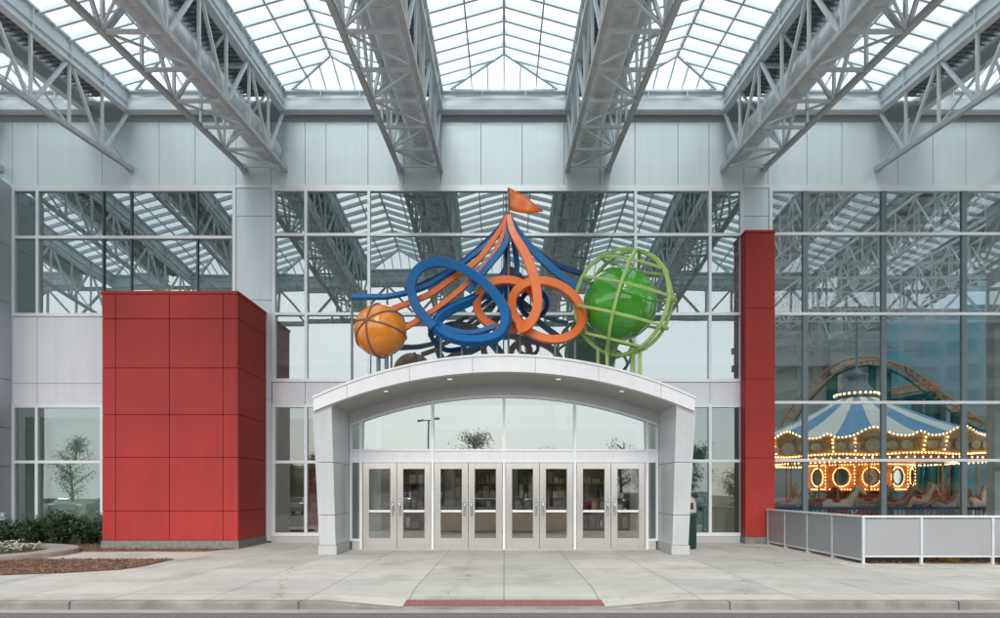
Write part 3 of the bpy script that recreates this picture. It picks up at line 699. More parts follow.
def skylight(x0, x1, label):
    c = thing('skylight', label, 'skylight', ((x0+x1)/2, D, 14), 'pitched glass skylights of the canopy')
    xm = (x0 + x1)/2; hw = (x1 - x0)/2; pitch = .285; rise = hw*pitch; ze = ZT + .02; zr = ze + rise; hip = 1.28
    gl = MB(); A, B = cp(x0, 0, ze), cp(x1, 0, ze); E = cp(xm, hip, zr); F = cp(xm, CL - hip, zr); Cc, Dd = cp(x0, CL, ze), cp(x1, CL, ze)
    gl.add([A, B, E], [(0, 1, 2)]); gl.add([Cc, Dd, F], [(0, 1, 2)]); gl.add([A, E, F, Cc], [(0, 1, 2, 3)]); gl.add([B, E, F, Dd], [(0, 1, 2, 3)])
    part('pane', gl, M['sky_glass'], c, fix=False)
    rf = MB(); n = int(round((CL - 2*.0) / .56)); step = CL / n; dz = -.065
    for s, xe in ((-1, x0), (1, x1)):
        for i in range(1, n):
            t = i*step; k = min(1, t/hip, (CL - t)/hip); xt = xe + (xm - xe)*k; zt = ze + rise*k
            rf.bar(cp(xe, t, ze + dz), cp(xt, t, zt + dz), .065, .15)
    part('rafter', rf, M['steel'], c)
    for e, far, sg in ((E, 0, 1), (F, CL, -1)):
        hp = MB()
        for xe in (x0, x1): p = Vector(cp(xe, far, ze)); hp.bar(p + Vector((0,0,dz)), Vector(e) + Vector((0,0,dz)), .07, .14)
        for k in range(1, 8):
            x = x0 + (x1 - x0)*k/8; q = 1 - abs(x - xm)/hw
            hp.bar(cp(x, far, ze - .03), cp(x, far + sg*hip*q, ze + rise*q - .03), .035, .07)
        part('hip_rafter', hp, M['steel'], c)
    rd = MB(); rd.bar(cp(xm, hip, zr + dz), cp(xm, CL - hip, zr + dz), .06, .12)
    for s in (-1, 1): rd.bar(cp(xm + s*hw/2, hip*.5, ze + rise/2 - .12), cp(xm + s*hw/2, CL - hip*.5, ze + rise/2 - .12), .04, .05)
    part('ridge', rd, M['steel_dark'], c)
bays = [(tx[i] + HW, tx[i+1] - HW) for i in range(11)]
bl = ['skylight bay outermost on the left', 'skylight bay just left of the frame', 'narrow pitched skylight bay at the far left edge', 'pitched glass skylight bay above the long left window', 'pitched glass skylight bay between the red block and the centre bay', 'pitched glass skylight in the centre, right above the flag',
      'pitched glass skylight bay between the centre bay and the red pier', 'pitched glass skylight bay above the carousel window', 'narrow pitched skylight bay at the far right edge', 'skylight bay just right of the frame', 'skylight bay outermost on the right']
for (a, b), l_ in zip(bays, bl): skylight(a, b, l_)
# cross beams: at the facade and at the street end
def cross(yc, sgn, label, nm='cross_beam'):
    o = thing(nm, label, 'beam', (0, yc, 13.8)); mb = MB(); st = MB(); dz = CZ(0, yc)
    for x0, x1 in bays:
        a, b = x0 - .02, x1 + .02
        mb.box(a, b, yc - .12, yc + .12, 14.04 + dz, 14.10 + dz); mb.box(a, b, yc - .02, yc + .02, 13.82 + dz, 14.039 + dz); mb.box(a, b, yc - .14, yc + .14, 13.77 + dz, 13.819 + dz)
        mb.box(a, b, yc - .13, yc + .10, 13.50 + dz, 13.769 + dz); mb.box(a, b, yc - .16, yc + .12, 13.44 + dz, 13.499 + dz)
        for k in (1, 2): x = a + (b - a)*k/3; st.box(x - .015, x + .015, yc - .11, yc - .021, 13.82 + dz, 14.038 + dz)
    part('flange_beam', mb, M['steel'], o); part('stiffener', st, M['steel'], o); return o
cross(D - .18, -1, 'horizontal grey steel beam under the skylights along the wall'); 
cross(D - .06 - CL + .15, 1, 'grey steel beam closing the street end of the canopy')
et = thing('end_truss', 'deep grey cross truss under the street end of the canopy', 'truss', (0, D - CL + .3, 10.5)); yc = D - CL + .3; zd = CZ(0, yc)
part('lower_chord', MB().bar((-26, yc, 11.6 + zd), (26, yc, 11.6 + zd), .2), M['steel_dark'], et); part('upper_chord', MB().bar((-26, yc, 13.2 + zd), (26, yc, 13.2 + zd), .16), M['steel_dark'], et); mb = MB()
for i in range(36): a = -26 + i*52/36; b = a + 52/36; mb.bar((a, yc, 11.6 + zd), (a, yc, 13.2 + zd), .09); mb.bar((a, yc, (11.6 if i % 2 else 13.2) + zd), (b, yc, (13.2 if i % 2 else 11.6) + zd), .1)
part('web', mb, M['steel_dark'], et)
for x, l_ in ((-12.36, 'grey steel column at the street end of the canopy, left'), (12.36, 'grey steel column at the street end of the canopy, right')):
    yc = D - CL + .3; c = thing('canopy_column', l_, 'column', (x, yc, 0)); part('post', MB().cyl((x, yc), .16, 0 if yc > 9.2 else -.12, CZ(11.48, yc), 20), M['steel'], c)
    part('base_plate', MB().box(x - .3, x + .3, yc - .3, yc + .3, -.13, -.07), M['steel_dark'], c)

# ------------------------------------------------------------------ sculpture on the portal roof
YS = 16.7; q_ = YS / 620
def sp(px, py, dy=0): y = YS + dy; return Vector(((px - 504)*y/620, y, CAMZ + (490 - py)*y/620))
def rib(name, pts, wd, th, m, parent, closed=False, n=10, taper=None, twist=0):
    return part(name, MB().ribbon(spline([sp(*p) for p in pts], n, closed), wd, th, (0, 1, 0), closed, taper, twist), M[m], parent)
scu = thing('ribbon_sculpture', 'blue and orange painted metal ribbons looping from a flagged peak on the portal roof', 'sculpture', (0, YS, 4.9))
grow = lambda t: .55 + .45*min(1, t*3)
rib('ribbon', [(508,214,.1),(496,236,.05),(466,261,0),(447,274,0),(422,288,0),(391,296,0),(371,297,0),(352,297,0)], .17, .10, 'blue', scu, taper=lambda t: .6 + .5*t + .9*max(0, t - .8)*2.2, twist=.9)
rib('ribbon', [(507,215,.2),(494,234,.25),(462,262,.3),(430,281,.35),(405,290,.4)], .13, .09, 'navy', scu, taper=grow)
rib('ribbon', [(507,216,0),(498,233,0),(478,260,0),(453,278,.02),(428,295,.05),(393,309,.1)], .15, .11, 'orange', scu, taper=grow)
rib('ribbon', [(508,218,-.1),(501,240,-.12),(489,262,-.12),(470,281,-.1),(440,306,-.05),(402,330,0)], .14, .11, 'orange', scu, taper=grow)
rib('ribbon', [(508,220,-.12),(506,242,-.2),(490,264,-.22),(478,278,-.2),(468,292,-.15)], .17, .1, 'blue', scu, taper=grow)
rib('ribbon', [(509,219,.15),(507,248,.2),(507,266,.2),(499,280,.2),(488,292,.2)], .17, .12, 'navy', scu, taper=grow)
loop = [(434,327,-.2),(416,306,-.25),(411.5,283,-.3),(422,267,-.32),(444,262.5,-.35),(471,273,-.4),(494,293,-.45),(506,314,-.45),(501,333,-.42),(484,340,-.36),(462,340,-.3),(444,334,-.22),(436,325,-.1),(446,312,.0),(474,299,.1),(496,289,.2),(512,286,.25)]
rib('ribbon', loop, .245, .21, 'blue', scu, n=14, twist=.9)
rib('ribbon', [(434,322,-.05),(453,330,-.1),(472,332.5,-.12),(496,326,-.1)], .12, .12, 'blue', scu)
rib('ribbon', [(433,322,.1),(441,334,.12),(455,340,.15),(478,343,.2),(494,339,.25)], .15, .12, 'blue', scu, twist=.6)
rib('ribbon', [(430,326,.25),(433,340,.3),(446,350,.4),(462,349,.5)], .13, .1, 'navy', scu)
def ell(cx, cy, a, b, tilt, dz, n=48, dep=.15):
    ps = []
    for k in range(n):
        t = 2*math.pi*k/n; u = a*math.cos(t); v = b*math.sin(t); ct, st = math.cos(R(tilt)), math.sin(R(tilt)); ps.append(sp(cx + u*ct - v*st, cy + u*st + v*ct, dz + dep*math.sin(t)))
    return ps
for a_ in ((507, 305, 30, 24.5, 6, .12, 'orange'), (547, 310.5, 36.5, 27.5, 24, -.22, 'orange')):
    part('ring', MB().ribbon(ell(*a_[:6]), .22, .20, (0, 1, 0), True), M[a_[6]], scu)
part('ring', MB().ribbon(ell(534, 304, 13, 13.5, 10, .35), .12, .11, (0, 1, 0), True), M['navy'], scu)
rib('ribbon', [(508.5,216,-.2),(513,233,-.28),(527,258,-.33),(535.5,285,-.38),(537,308,-.42),(529,324,-.4),(518,330,-.3)], .25, .14, 'orange', scu, taper=grow)
rib('ribbon', [(509,216,.05),(522,238,.1),(548,265,.12),(576,287,.15)], .20, .10, 'blue', scu, taper=grow)
rib('ribbon', [(510,217,.2),(525,241,.3),(555,264,.35),(584,274,.4)], .14, .1, 'navy', scu, taper=grow)
rib('ribbon', [(508,217,.3),(515,250,.5),(516,275,.6),(505,300,.7)], .15, .1, 'blue', scu, taper=grow)
po = MB()
p = sp(508.5, 188.2, 0); b_ = sp(508.5, 355, 0); po.tube([(p.x, p.y, top(p.x) - .1), (p.x, p.y, p.z)], .03, 10);
for px0, py0, dy in ((352, 297, 0), (441, 338, -.2), (462, 340, -.1), (497, 333, -.2), (520, 328, .1), (555, 338, -.1), (575, 330, -.1)):
    a = sp(px0, py0, dy); zb = top(min(abs(a.x), 4.7)) - .1; part('post', MB().tube([(a.x, a.y, zb), (a.x, a.y, a.z)], .035, 8), M['mull2'], scu)
part('mast', po, M['mull2'], scu)
fl = MB(); vs = []; nxf = 16
for i in range(nxf + 1):
    u = i/nxf
    pt = 187.5 + 9.5*min(1, u/.5) if u < .5 else 197 + 14.5*(u-.5)/.5
    pb = 209.8 + 2.6*math.sin(math.pi*min(1, u*1.1)) + 2*u
    for v in range(5):
        py = pt + (pb - pt)*v/4; e = sp(509 + 34.5*u, py, .045*math.sin(u*6.5 + .3*v))
        vs += [e + Vector((0, -.006, 0)), e + Vector((0, .006, 0))]
for i in range(nxf):
    for v in range(4):
        a = (i*5+v)*2; b = ((i+1)*5+v)*2; fl.f.append((a, b, b+2, a+2)); fl.f.append((a+1, a+3, b+3, b+1)); fl.sm += [True, True]
for v in (0, 4):
    for i in range(nxf): a = (i*5+v)*2; b = ((i+1)*5+v)*2; fl.f.append((a, a+1, b+1, b)); fl.sm.append(False)
for i in (0, nxf):
    for v in range(4): a = (i*5+v)*2; fl.f.append((a, a+2, a+3, a+1)); fl.sm.append(False)
fl.v = [tuple(x) for x in vs]; part('flag', fl, M['orange'], scu)
# orange ball
c = sp(380.5, 331, 0); r = 26*q_
ob = thing('orange_ball', 'glossy orange ball wrapped in brown bands, on two posts above the portal', 'ball', (c.x, c.y, c.z))
part('sphere', MB().ball(tuple(c), r, 48, 26), M['ball_orange'], ob)
bd = MB()
J = Vector((-.32, -.93, .17)).normalized()
for tg in (Vector((1, 0, -.22)), Vector((.08, .1, 1)), Vector((.85, .1, .5))):
    nrm = J.cross(tg).normalized(); a = nrm.cross(Vector((0, 1, 0))).normalized(); b = nrm.cross(a)
    bd.tube([c + (a*math.cos(t) + b*math.sin(t))*(r + .004) for t in [2*math.pi*k/56 for k in range(56)]], .027, 8, True)
part('band', bd, M['band'], ob)
for px0 in (378.5, 386.5): x = sp(px0, 355).x; part('post', MB().tube([(x, c.y, top(abs(x)) - .12), (x, c.y, c.z - r*.9)], .055, 10), M['mull2'], ob)
# caged green ball
c = sp(620, 304, 0); c2 = sp(624, 303.5, 0); r = 36.5*q_; rc = 51*q_
gb = thing('caged_green_ball', 'glossy green ball inside a round sage-green cage above the portal', 'ball', (c.x, c.y, c.z))
part('sphere', MB().ball(tuple(c), r, 56, 30), M['ball_green'], gb)
cg = MB(); rot = Matrix.Rotation(R(14), 3, 'Y') @ Matrix.Rotation(R(14), 3, 'X'); 
for k in range(3):
    a0 = R(15 + 60*k)
    cg.ribbon([c2 + rot @ (Vector((math.cos(a0)*math.sin(t), math.sin(a0)*math.sin(t), math.cos(t)))*rc) for t in [2*math.pi*i/60 for i in range(60)]], .085, .075, tuple(rot @ Vector((-math.sin(a0), math.cos(a0), 0))), True)
for la in (-48, -16, 16, 48):
    cg.ribbon([c2 + rot @ (Vector((math.cos(R(la))*math.cos(t), math.cos(R(la))*math.sin(t), math.sin(R(la))))*(rc - .03)) for t in [2*math.pi*i/60 for i in range(60)]], .075, .07, tuple(rot @ Vector((0, 0, 1))), True)
part('cage', cg, M['cage'], gb)
mb = MB()
for px0, dy in ((598, .2), (607, -.1), (632, .1), (640, -.2)): a = sp(px0, 340, dy); part('post', MB().tube([(a.x, a.y, top(abs(a.x)) - .12), (a.x, a.y, c2.z - rc*.86)], .05, 10), M['cage'], gb)

# ------------------------------------------------------------------ fence round the right forecourt, bin, yellow bollard
fe = thing('screen_fence', 'low grey perforated metal fence turning a corner in front of the carousel window', 'fence', (8.05, 13.9, 0))
fr = MB(); pa = MB(); XC, YC = 8.05, 13.9; ht = 1.085
ysl = [18.9, 17.75, 16.45, 15.2, YC]; xsl = [XC, 9.35, 10.95, 12.6, 14.2, 15.8]
for a, b in zip(ysl[:-1], ysl[1:]):
    part('screen_panel', MB().box(XC - .01, XC + .01, b + .03, a - .03, .115, ht - .06), M['mesh_panel'], fe)
for a, b in zip(xsl[:-1], xsl[1:]):
    part('screen_panel', MB().box(a + .03, b - .03, YC - .01, YC + .01, .19, ht - .075), M['mesh_panel'], fe)
def post(x, y): part('post', MB().box(x - .027, x + .027, y - .027, y + .027, 0, ht - .047), M['steel_dark'], fe); part('base_plate', MB().box(x - .07, x + .07, y - .07, y + .07, .001, .014), M['steel_dark'], fe)
for y in ysl: post(XC, y)
for x in xsl[1:]: post(x, YC)
part('top_rail', MB().box(XC - .04, XC + .04, YC - .04, 18.95, ht - .045, ht).box(XC + .041, 15.85, YC - .04, YC + .04, ht - .045, ht), M['steel'], fe, bevel=.004)
part('bottom_rail', MB().box(XC - .018, XC + .018, YC + .028, 18.87, .075, .11).box(XC + .028, 15.8, YC - .018, YC + .018, .155, .185), M['steel'], fe)
bed('mulch_bed', [(8.12, 13.96), (20, 13.96), (20, 19.4), (8.12, 19.4)], .015, 'brown mulch behind the perforated fence')
bed('mulch_bed', [(10.9, 13.1), (20, 13.0), (20, 13.85), (10.95, 13.85)], .012, 'brown mulch strip at the foot of the right fence')
yb_ = thing('yellow_bollard', 'short yellow bollard glimpsed under the perforated fence', 'bollard', (10.3, 14.35, 0))
part('post', MB().box(10.16, 10.46, 14.2, 14.5, 0, .62), M['yellow'], yb_, bevel=.02); part('cap', MB().box(10.14, 10.48, 14.18, 14.52, .622, .68), M['yellow'], yb_, bevel=.02)
bn = thing('litter_bin', 'dark green litter bin with a beige dome top behind the right portal leg', 'bin', (5.17, 17.6, 0))
part('body', MB().lathe((5.17, 17.6), [(.27, 0), (.285, .03), (.285, .92), (.30, .93), (.30, 1.0), (.28, 1.02)], 28), M['bin'], bn)
part('lid', MB().lathe((5.17, 17.6), [(.285, 1.021), (.285, 1.06), (.27, 1.30), (.22, 1.42), (.12, 1.49), (.001, 1.51)], 28), M['bin_top'], bn)
part('flap', MB().box(5.05, 5.29, 17.315, 17.36, 1.12, 1.30), M['black'], bn)

# ------------------------------------------------------------------ hall behind the glass
hall = thing('theme_park_hall', 'tall indoor hall with grey walls and a blue mural seen through the glass', 'interior', (0, 33, 0))
part('back_wall', MB().box(-20, 30, 45, 45.3, 0, 14.4), M['hall_wall'], hall)
part('mural_wall', MB().box(27.6, 27.9, 19.8, 45, 0, 14.4), M['mural'], hall)
part('side_wall', MB().box(-20.3, -20, 19.8, 45.3, 0, 14.4), M['hall_wall'], hall)
mb = MB(); rx = [-17.2, -12.3, -7.4, -2.5, 2.4, 7.3, 12.2, 17.1, 22.0]
for x in rx: mb.box(x - .2, x + .2, 19.82, 45.3, 14.25, 14.4)
part('roof_beam', mb, M['ceil'], hall)
lv = MB()  # added fins: screen the bright sky from the street, let overhead light in
for k in range(30): y = 20.2 + k*.84; lv.box(-20, 28, y, y + .05, 13.60, 14.24)
part('added_baffle', lv, M['ceil'], hall)
part('cornice', MB().box(-20, 27.6, 44.6, 44.99, 10.6, 11.0), M['white_truss'], hall)
for x in (18.7, 23.6, -9, 4): part('column', MB().cyl((x, 44.0), .38, 0, 14.2, 20), M['white_truss'], hall)
part('inner_column', MB().box(15.75, 16.6, 19.9, 20.25, 0, 14.2), mat('grey_clad_column', (.5, .53, .52), .5), hall)
# white trusses
def htruss(label):
    t = thing('hall_truss', label, 'truss', (0, 20, 11), 'white trusses inside the hall')
    c1 = MB(); c2_ = MB(); wb = MB(); n = 20; y0, y1 = 20.2, 44.5
    for s in (-.5, .5):
        c1.bar((s, y0, 11.6), (s, y1, 11.6), .09); c2_.bar((s, y0, 13.5), (s, y1, 13.5), .1)
        for i in range(n):
            a = y0 + (y1-y0)*i/n; b = y0 + (y1-y0)*(i+1)/n
            wb.bar((s, a, 11.6), (s, a, 13.5), .055); wb.bar((s, a if i % 2 else b, 11.6), (s, b if i % 2 else a, 13.5), .055)
    for i in range(n + 1):
        a = y0 + (y1-y0)*i/n; wb.bar((-.5, a, 11.6), (.5, a, 11.6), .05)
        if i < n: wb.bar((-.5, a, 11.6), (.5, a + (y1-y0)/n, 11.6), .04)
    part('lower_chord', c1, M['white_truss'], t); part('upper_chord', c2_, M['white_truss'], t); part('web', wb, M['white_truss'], t); return t
h0 = None
for x, l_ in ((-17.2, 'leftmost white truss inside the hall'), (-12.3, 'white hall truss behind the long left window'), (-7.4, 'white hall truss behind the red block'), (-2.5, 'white hall truss left of the flag'), (2.4, 'white hall truss right of the flag'),
        (7.3, 'white hall truss behind the caged green ball'), (12.2, 'white hall truss left of the carousel crown'), (17.1, 'white hall truss right of the carousel crown'), (22.0, 'white hall truss nearest the blue mural wall')):
    o = htruss(l_) if h0 is None else copy_tree(h0)
    if h0 is None: h0 = o
    o.location.x = x; o['label'] = l_
for y, l_ in ((27, 'white cross truss nearest the glass inside the hall'), (34, 'white cross truss halfway down the hall'), (41, 'white cross truss near the back wall of the hall')):
    t = thing('cross_truss', l_, 'truss', (4, y, 11)); wb = MB(); n = 40
    for z in (10.9, 11.55): part('chord', MB().bar((-19.9, y, z), (27.5, y, z), .1), M['white_truss'], t)
    for i in range(n): a = -19.9 + 47.4*i/n; b = a + 47.4/n; wb.bar((a, y, 10.9 if i % 2 else 11.55), (b, y, 11.55 if i % 2 else 10.9), .06)
    part('web', wb, M['white_truss'], t)
# partitions and furniture behind the lower glass
iw = thing('inner_partition', 'pale green inner wall behind the lower left window', 'wall', (-13.5, 21, 0))
part('wall', MB().box(-15.6, -11.4, 20.2, 20.3, 0, 4.0), M['inner_pale'], iw); part('curtain', MB().box(-15.4, -14.75, 19.95, 20.05, 0, 4.0), mat('grey_green_curtain', (.20, .25, .21), .8, 0, .2, 6, stretch=(6, 1, .2)), iw)

wp = thing('wood_partition', 'brown wood panelled inner wall beside the portal', 'wall', (-6.5, 22, 0))
part('wall', MB().box(-7.6, -5.6, 22, 22.1, 0, 4.2), mat('tan_inner_wall', (.38, .29, .19), .6), wp); part('door', MB().box(-6.9, -6.3, 21.9, 21.99, 0, 2.4), M['red'], wp)
gp_ = thing('teal_partition', 'teal and tan inner wall behind the window between the portal and the red pier', 'wall', (7.3, 21.6, 0))
part('wall', MB().box(6.1, 8.25, 21.6, 21.75, 0, 4.7), mat('teal_inner_wall', (.12, .30, .28), .6, 0, .12, .8), gp_); part('door', MB().box(7.2, 8.0, 21.52, 21.59, 0, 2.5), M['tan'], gp_); part('column', MB().cyl((6.7, 21.3), .16, 0, 4.6, 16), M['teal'], gp_)
ct = thing('service_counter', 'long tan counter inside behind the doors', 'counter', (0, 23.5, 0))
part('front', MB().box(-2.6, 2.6, 23.4, 23.5, .12, .95), M['tan'], ct, bevel=.01); part('top', MB().box(-2.7, 2.7, 23.3, 24.1, .952, 1.0), M['wood'], ct, bevel=.01); part('kick', MB().box(-2.55, 2.55, 23.45, 23.52, 0, .118), M['black'], ct)
cols = [(.45,.24,.12), (.42,.34,.18), (.10,.13,.08), (.30,.13,.10), (.62,.48,.34), (.08,.08,.09), (.75,.72,.66)]
cm = [mat('goods_%s' % n_, c_, .6) for n_, c_ in zip(('orange', 'mustard', 'green', 'red', 'tan', 'navy', 'cream'), cols)]
for k, (x, l_) in enumerate(((-4.4, 'merchandise shelf behind the leftmost doors'), (-2.0, 'merchandise shelf behind the second pair of doors'), (.6, 'merchandise shelf behind the third pair of doors'), (3.2, 'merchandise shelf behind the rightmost doors'))):
    t = thing('display_shelf', l_, 'shelf', (x + .8, 25.4, 0)); mb = MB()
    for z in (.1, .7, 1.3, 1.9, 2.5): mb.box(x, x + 1.9, 25.2, 25.7, z, z + .04)
    mb.box(x - .04, x, 25.2, 25.7, 0, 2.6); mb.box(x + 1.9, x + 1.94, 25.2, 25.7, 0, 2.6); mb.box(x, x + 1.9, 25.7, 25.74, 0, 2.6)
    part('shelf_frame', mb, M['wood'], t); its = [MB() for _ in cm]
    for z in (.14, .74, 1.34, 1.94):
        u = x + .03
        while u < x + 1.7:
            w_ = random.uniform(.06, .34); h_ = random.uniform(.15, .55); its[random.randrange(7)].box(u, u + w_, 25.25, 25.6, z, z + h_); u += w_ + random.uniform(.01, .08)
    for it, mm in zip(its, cm):
        if it.v: part('goods', it, mm, t)
part('lobby_back', MB().box(-5.2, 5.6, 26.2, 26.3, 0, 4.2), mat('lobby_wall', (.62, .56, .47), .7), hall)

# carousel
CX, CYc = 15.7, 27.6
ca = thing('carousel', 'lit carousel with a blue and white striped tent roof inside the hall', 'carousel', (CX, CYc, 0))
NG = 24; prof = [(5.55, 3.62), (4.4, 3.98), (3.0, 4.55), (1.8, 5.15), (.75, 5.72)]
tb_, tw = MB(), MB()
for k in range(NG): (tb_ if k % 2 else tw).lathe((CX, CYc), prof, 3, False, True, 2*math.pi*(k+.5)/NG, 2*math.pi*(k+1.5)/NG)
part('roof_stripe', tb_, M['tent_blue'], ca, 'blue tent gores'); part('roof_stripe', tw, M['tent_white'], ca, 'cream tent gores')
part('platform', MB().cyl((CX, CYc), 5.3, 0, .28, 48), M['wood'], ca)
cr_ = part('crown', MB().lathe((CX, CYc), [(.72, 5.72), (.86, 5.78), (.86, 5.98), (.72, 6.02), (.62, 6.12), (.40, 6.42), (.30, 6.62), (.46, 6.68), (.46, 6.80), (.22, 6.86), (.14, 7.0), (.05, 7.1), (.045, 9.6), (.001, 9.7)], 24), mat('spire_grey_blue', (.20, .26, .28), .5), ca)
mb = MB()
for k in range(26): a = 2*math.pi*k/26; mb.octa((CX + .88*math.cos(a), CYc + .88*math.sin(a), 5.88), .05)
part('bulb_string', mb, M['bulb'], cr_)
mb = MB()
for k in range(120): a = 2*math.pi*k/120; mb.octa((CX + 5.2*math.cos(a), CYc + 5.2*math.sin(a), 2.86), .033); mb.octa((CX + 3.6*math.cos(a), CYc + 3.6*math.sin(a), 2.78), .03)
part('bulb_string', mb, M['bulb'], ca)
NP = 12
part('ceiling', MB().lathe((CX, CYc), [(5.35, 2.95), (2.1, 2.8)], 48, False), M['amber'], ca)
for k in range(NP):
    a0, a1 = 2*math.pi*(k-.5)/NP + .1, 2*math.pi*(k+.5)/NP + .1; bdm = MB(); bl_ = MB(); vs = []; n = 24
    for i in range(n + 1):
        a = a0 + (a1-a0)*i/n; u = i/n; hump = .34*math.exp(-((u-.5)/.17)**2) + .16*(math.exp(-(u/.07)**2) + math.exp(-((u-1)/.07)**2)); dip = .10*math.exp(-((u-.5)/.25)**2)
        for rr in (5.46, 5.40): vs += [(CX + rr*math.cos(a), CYc + rr*math.sin(a), 2.98 - dip*.6), (CX + (rr+.2)*math.cos(a), CYc + (rr+.2)*math.sin(a), 3.58 + hump)]
        if i < n:
            bl_.octa((CX + 5.70*math.cos(a), CYc + 5.70*math.sin(a), 3.60 + hump), .031); bl_.octa((CX + 5.50*math.cos(a), CYc + 5.50*math.sin(a), 3.0 - dip*.6), .031)
    for z in (3.1, 3.25, 3.4, 3.53):
        for da in (.03, .16) : rb_ = 5.5 + .2*(z - 2.98)/.6; bl_.octa((CX + rb_*math.cos(a0 + da), CYc + rb_*math.sin(a0 + da), z), .031)
    for i in range(n): bdm.add([vs[4*i], vs[4*i+4], vs[4*i+5], vs[4*i+1]], [(0,1,2,3)]); bdm.add([vs[4*i+2], vs[4*i+6], vs[4*i+7], vs[4*i+3]], [(0,1,2,3)])
    o = part('rounding_board', bdm, M['gold'], ca); part('bulb_string', bl_, M['bulb'], o)
    md = MB()
    for u in (.14, .30, .5, .70, .86):
        a = a0 + (a1-a0)*u; ct_ = Vector((CX + 5.59*math.cos(a), CYc + 5.59*math.sin(a), 3.28)); tg = Vector((-math.sin(a), math.cos(a), 0)); rd_ = Vector((math.cos(a), math.sin(a), 0))
        md.add([ct_ + tg*(.2 if u != .5 else .26)*math.cos(t) + Vector((0,0,(.15 if u != .5 else .24)*math.sin(t))) + rd_*.02 for t in [2*math.pi*i/12 for i in range(12)]], [tuple(range(12))])
    part('medallion', md, M['ivory'], o)
dr = part('drum', MB().lathe((CX, CYc), [(1.2, .28), (1.2, 1.55), (2.05, 1.62), (2.05, 2.78)], 24, smooth=False), M['amber'], ca)
for k in range(12):
    a = 2*math.pi*(k + .5)/12; ct_ = Vector((CX + 2.06*math.cos(a), CYc + 2.06*math.sin(a), 2.2)); tg = Vector((-math.sin(a), math.cos(a), 0)); rd_ = Vector((math.cos(a), math.sin(a), 0)); mb = MB(); bl_ = MB()
    mb.add([ct_ + tg*.24*math.cos(t) + Vector((0,0,.30*math.sin(t))) + rd_*.02 for t in [2*math.pi*i/16 for i in range(16)]], [tuple(range(16))])
    o = part('mirror', mb, M['mirror'], dr)
    for i in range(24): t = 2*math.pi*i/24; bl_.octa(ct_ + tg*.34*math.cos(t) + Vector((0,0,.40*math.sin(t))) + rd_*.04, .024)
    for i in range(9):
        e = (i - 4)*.115; bl_.octa(ct_ + tg*e + Vector((0,0,.52)) + rd_*.05, .024); bl_.octa(ct_ + tg*e + Vector((0,0,-.52)) + rd_*.05, .024)
        if i < 7: bl_.octa(ct_ + tg*.5 + Vector((0,0,(i-3)*.14)) + rd_*.06, .022)
    part('bulb_string', bl_, M['bulb'], o)
    fm = MB(); n_ = 20
    for i in range(n_):
        t0, t1 = 2*math.pi*i/n_, 2*math.pi*(i+1)/n_
        fm.bar(ct_ + tg*.27*math.cos(t0) + Vector((0,0,.33*math.sin(t0))) + rd_*.035, ct_ + tg*.27*math.cos(t1) + Vector((0,0,.33*math.sin(t1))) + rd_*.035, .05)
    part('frame', fm, M['gold'], o)
# horses, each on its pole
def horse(mx):
    t = thing('carousel_horse', '', 'carousel horse', (0, 0, 0), 'carousel horses'); mb = MB()
    mb.tube([(-.50,0,.98),(-.35,0,1.02),(0,0,.98),(.32,0,1.03),(.48,0,1.15)], [.12,.21,.19,.2,.13], 12)
    mb.tube(spline([(.36,0,1.08),(.55,0,1.34),(.68,0,1.56)], 4), [.16,.15,.14,.13,.12,.115,.11,.105,.10], 10)
    mb.tube([(.60,0,1.60),(.72,0,1.58),(.88,0,1.46),(.95,0,1.40)], [.085,.105,.075,.055], 10)
    for s in (-.05, .05): mb.tube([(.63,s,1.66),(.62,s*1.2,1.76)], [.03,.008], 6)
    for x, y, kx_, kz_, fx_, fz_ in ((.36,.1,.62,.78,.45,.55), (.34,-.1,.55,.66,.33,.42), (-.42,.1,-.62,.72,-.75,.45), (-.40,-.1,-.5,.66,-.68,.38)):
        mb.tube([(x,y,.95),(kx_,y,kz_),(fx_,y,fz_)], [.095,.055,.045], 8); mb.tube([(fx_,y,fz_),(fx_+.03,y,fz_-.06)], [.05,.055], 8)
    part('body', mb, mx, t)
    part('tail', MB().tube(spline([(-.58,0,1.05),(-.75,0,1.02),(-.82,0,.72)], 4), [.03,.05,.06,.06,.06,.055,.05,.03,.01], 8), M['wood'], t)
    part('mane', MB().tube(spline([(.30,0,1.25),(.48,0,1.46),(.60,0,1.68)], 4), .05, 8), M['wood'], t)
    part('saddle', MB().ball((-.03,0,1.13), .2, 14, 8, (1.1,.95,.5)), M['red'], t)
    part('pole', MB().tube([(0,0,.28),(0,0,2.85)], .028, 8), M['gold'], t); return t
hw_ = [horse(mat('horse_ivory', (.55,.50,.42), .4)), horse(mat('horse_chestnut', (.20,.10,.05), .4)), horse(mat('horse_dapple_grey', (.28,.27,.26), .4))]
nm = ['ivory', 'chestnut brown', 'dapple grey']; ks = 0; first = [True]*3
for ring, (rr, nn_) in enumerate(((4.6, 16), (3.2, 11))):
    for k in range(nn_):
        a = 2*math.pi*k/nn_ + .13 + ring*.2; 
        if math.sin(a) > .25: continue
        i = ks % 3; o = hw_[i] if first[i] else copy_tree(hw_[i]); first[i] = False; ks += 1
        o.location = (CX + rr*math.cos(a), CYc + rr*math.sin(a), random.uniform(-.05, .25)); o.rotation_euler.z = a + math.pi/2
        o['label'] = '%s carousel horse on a brass pole in the %s ring of the carousel' % (nm[i], 'outer' if ring == 0 else 'inner')
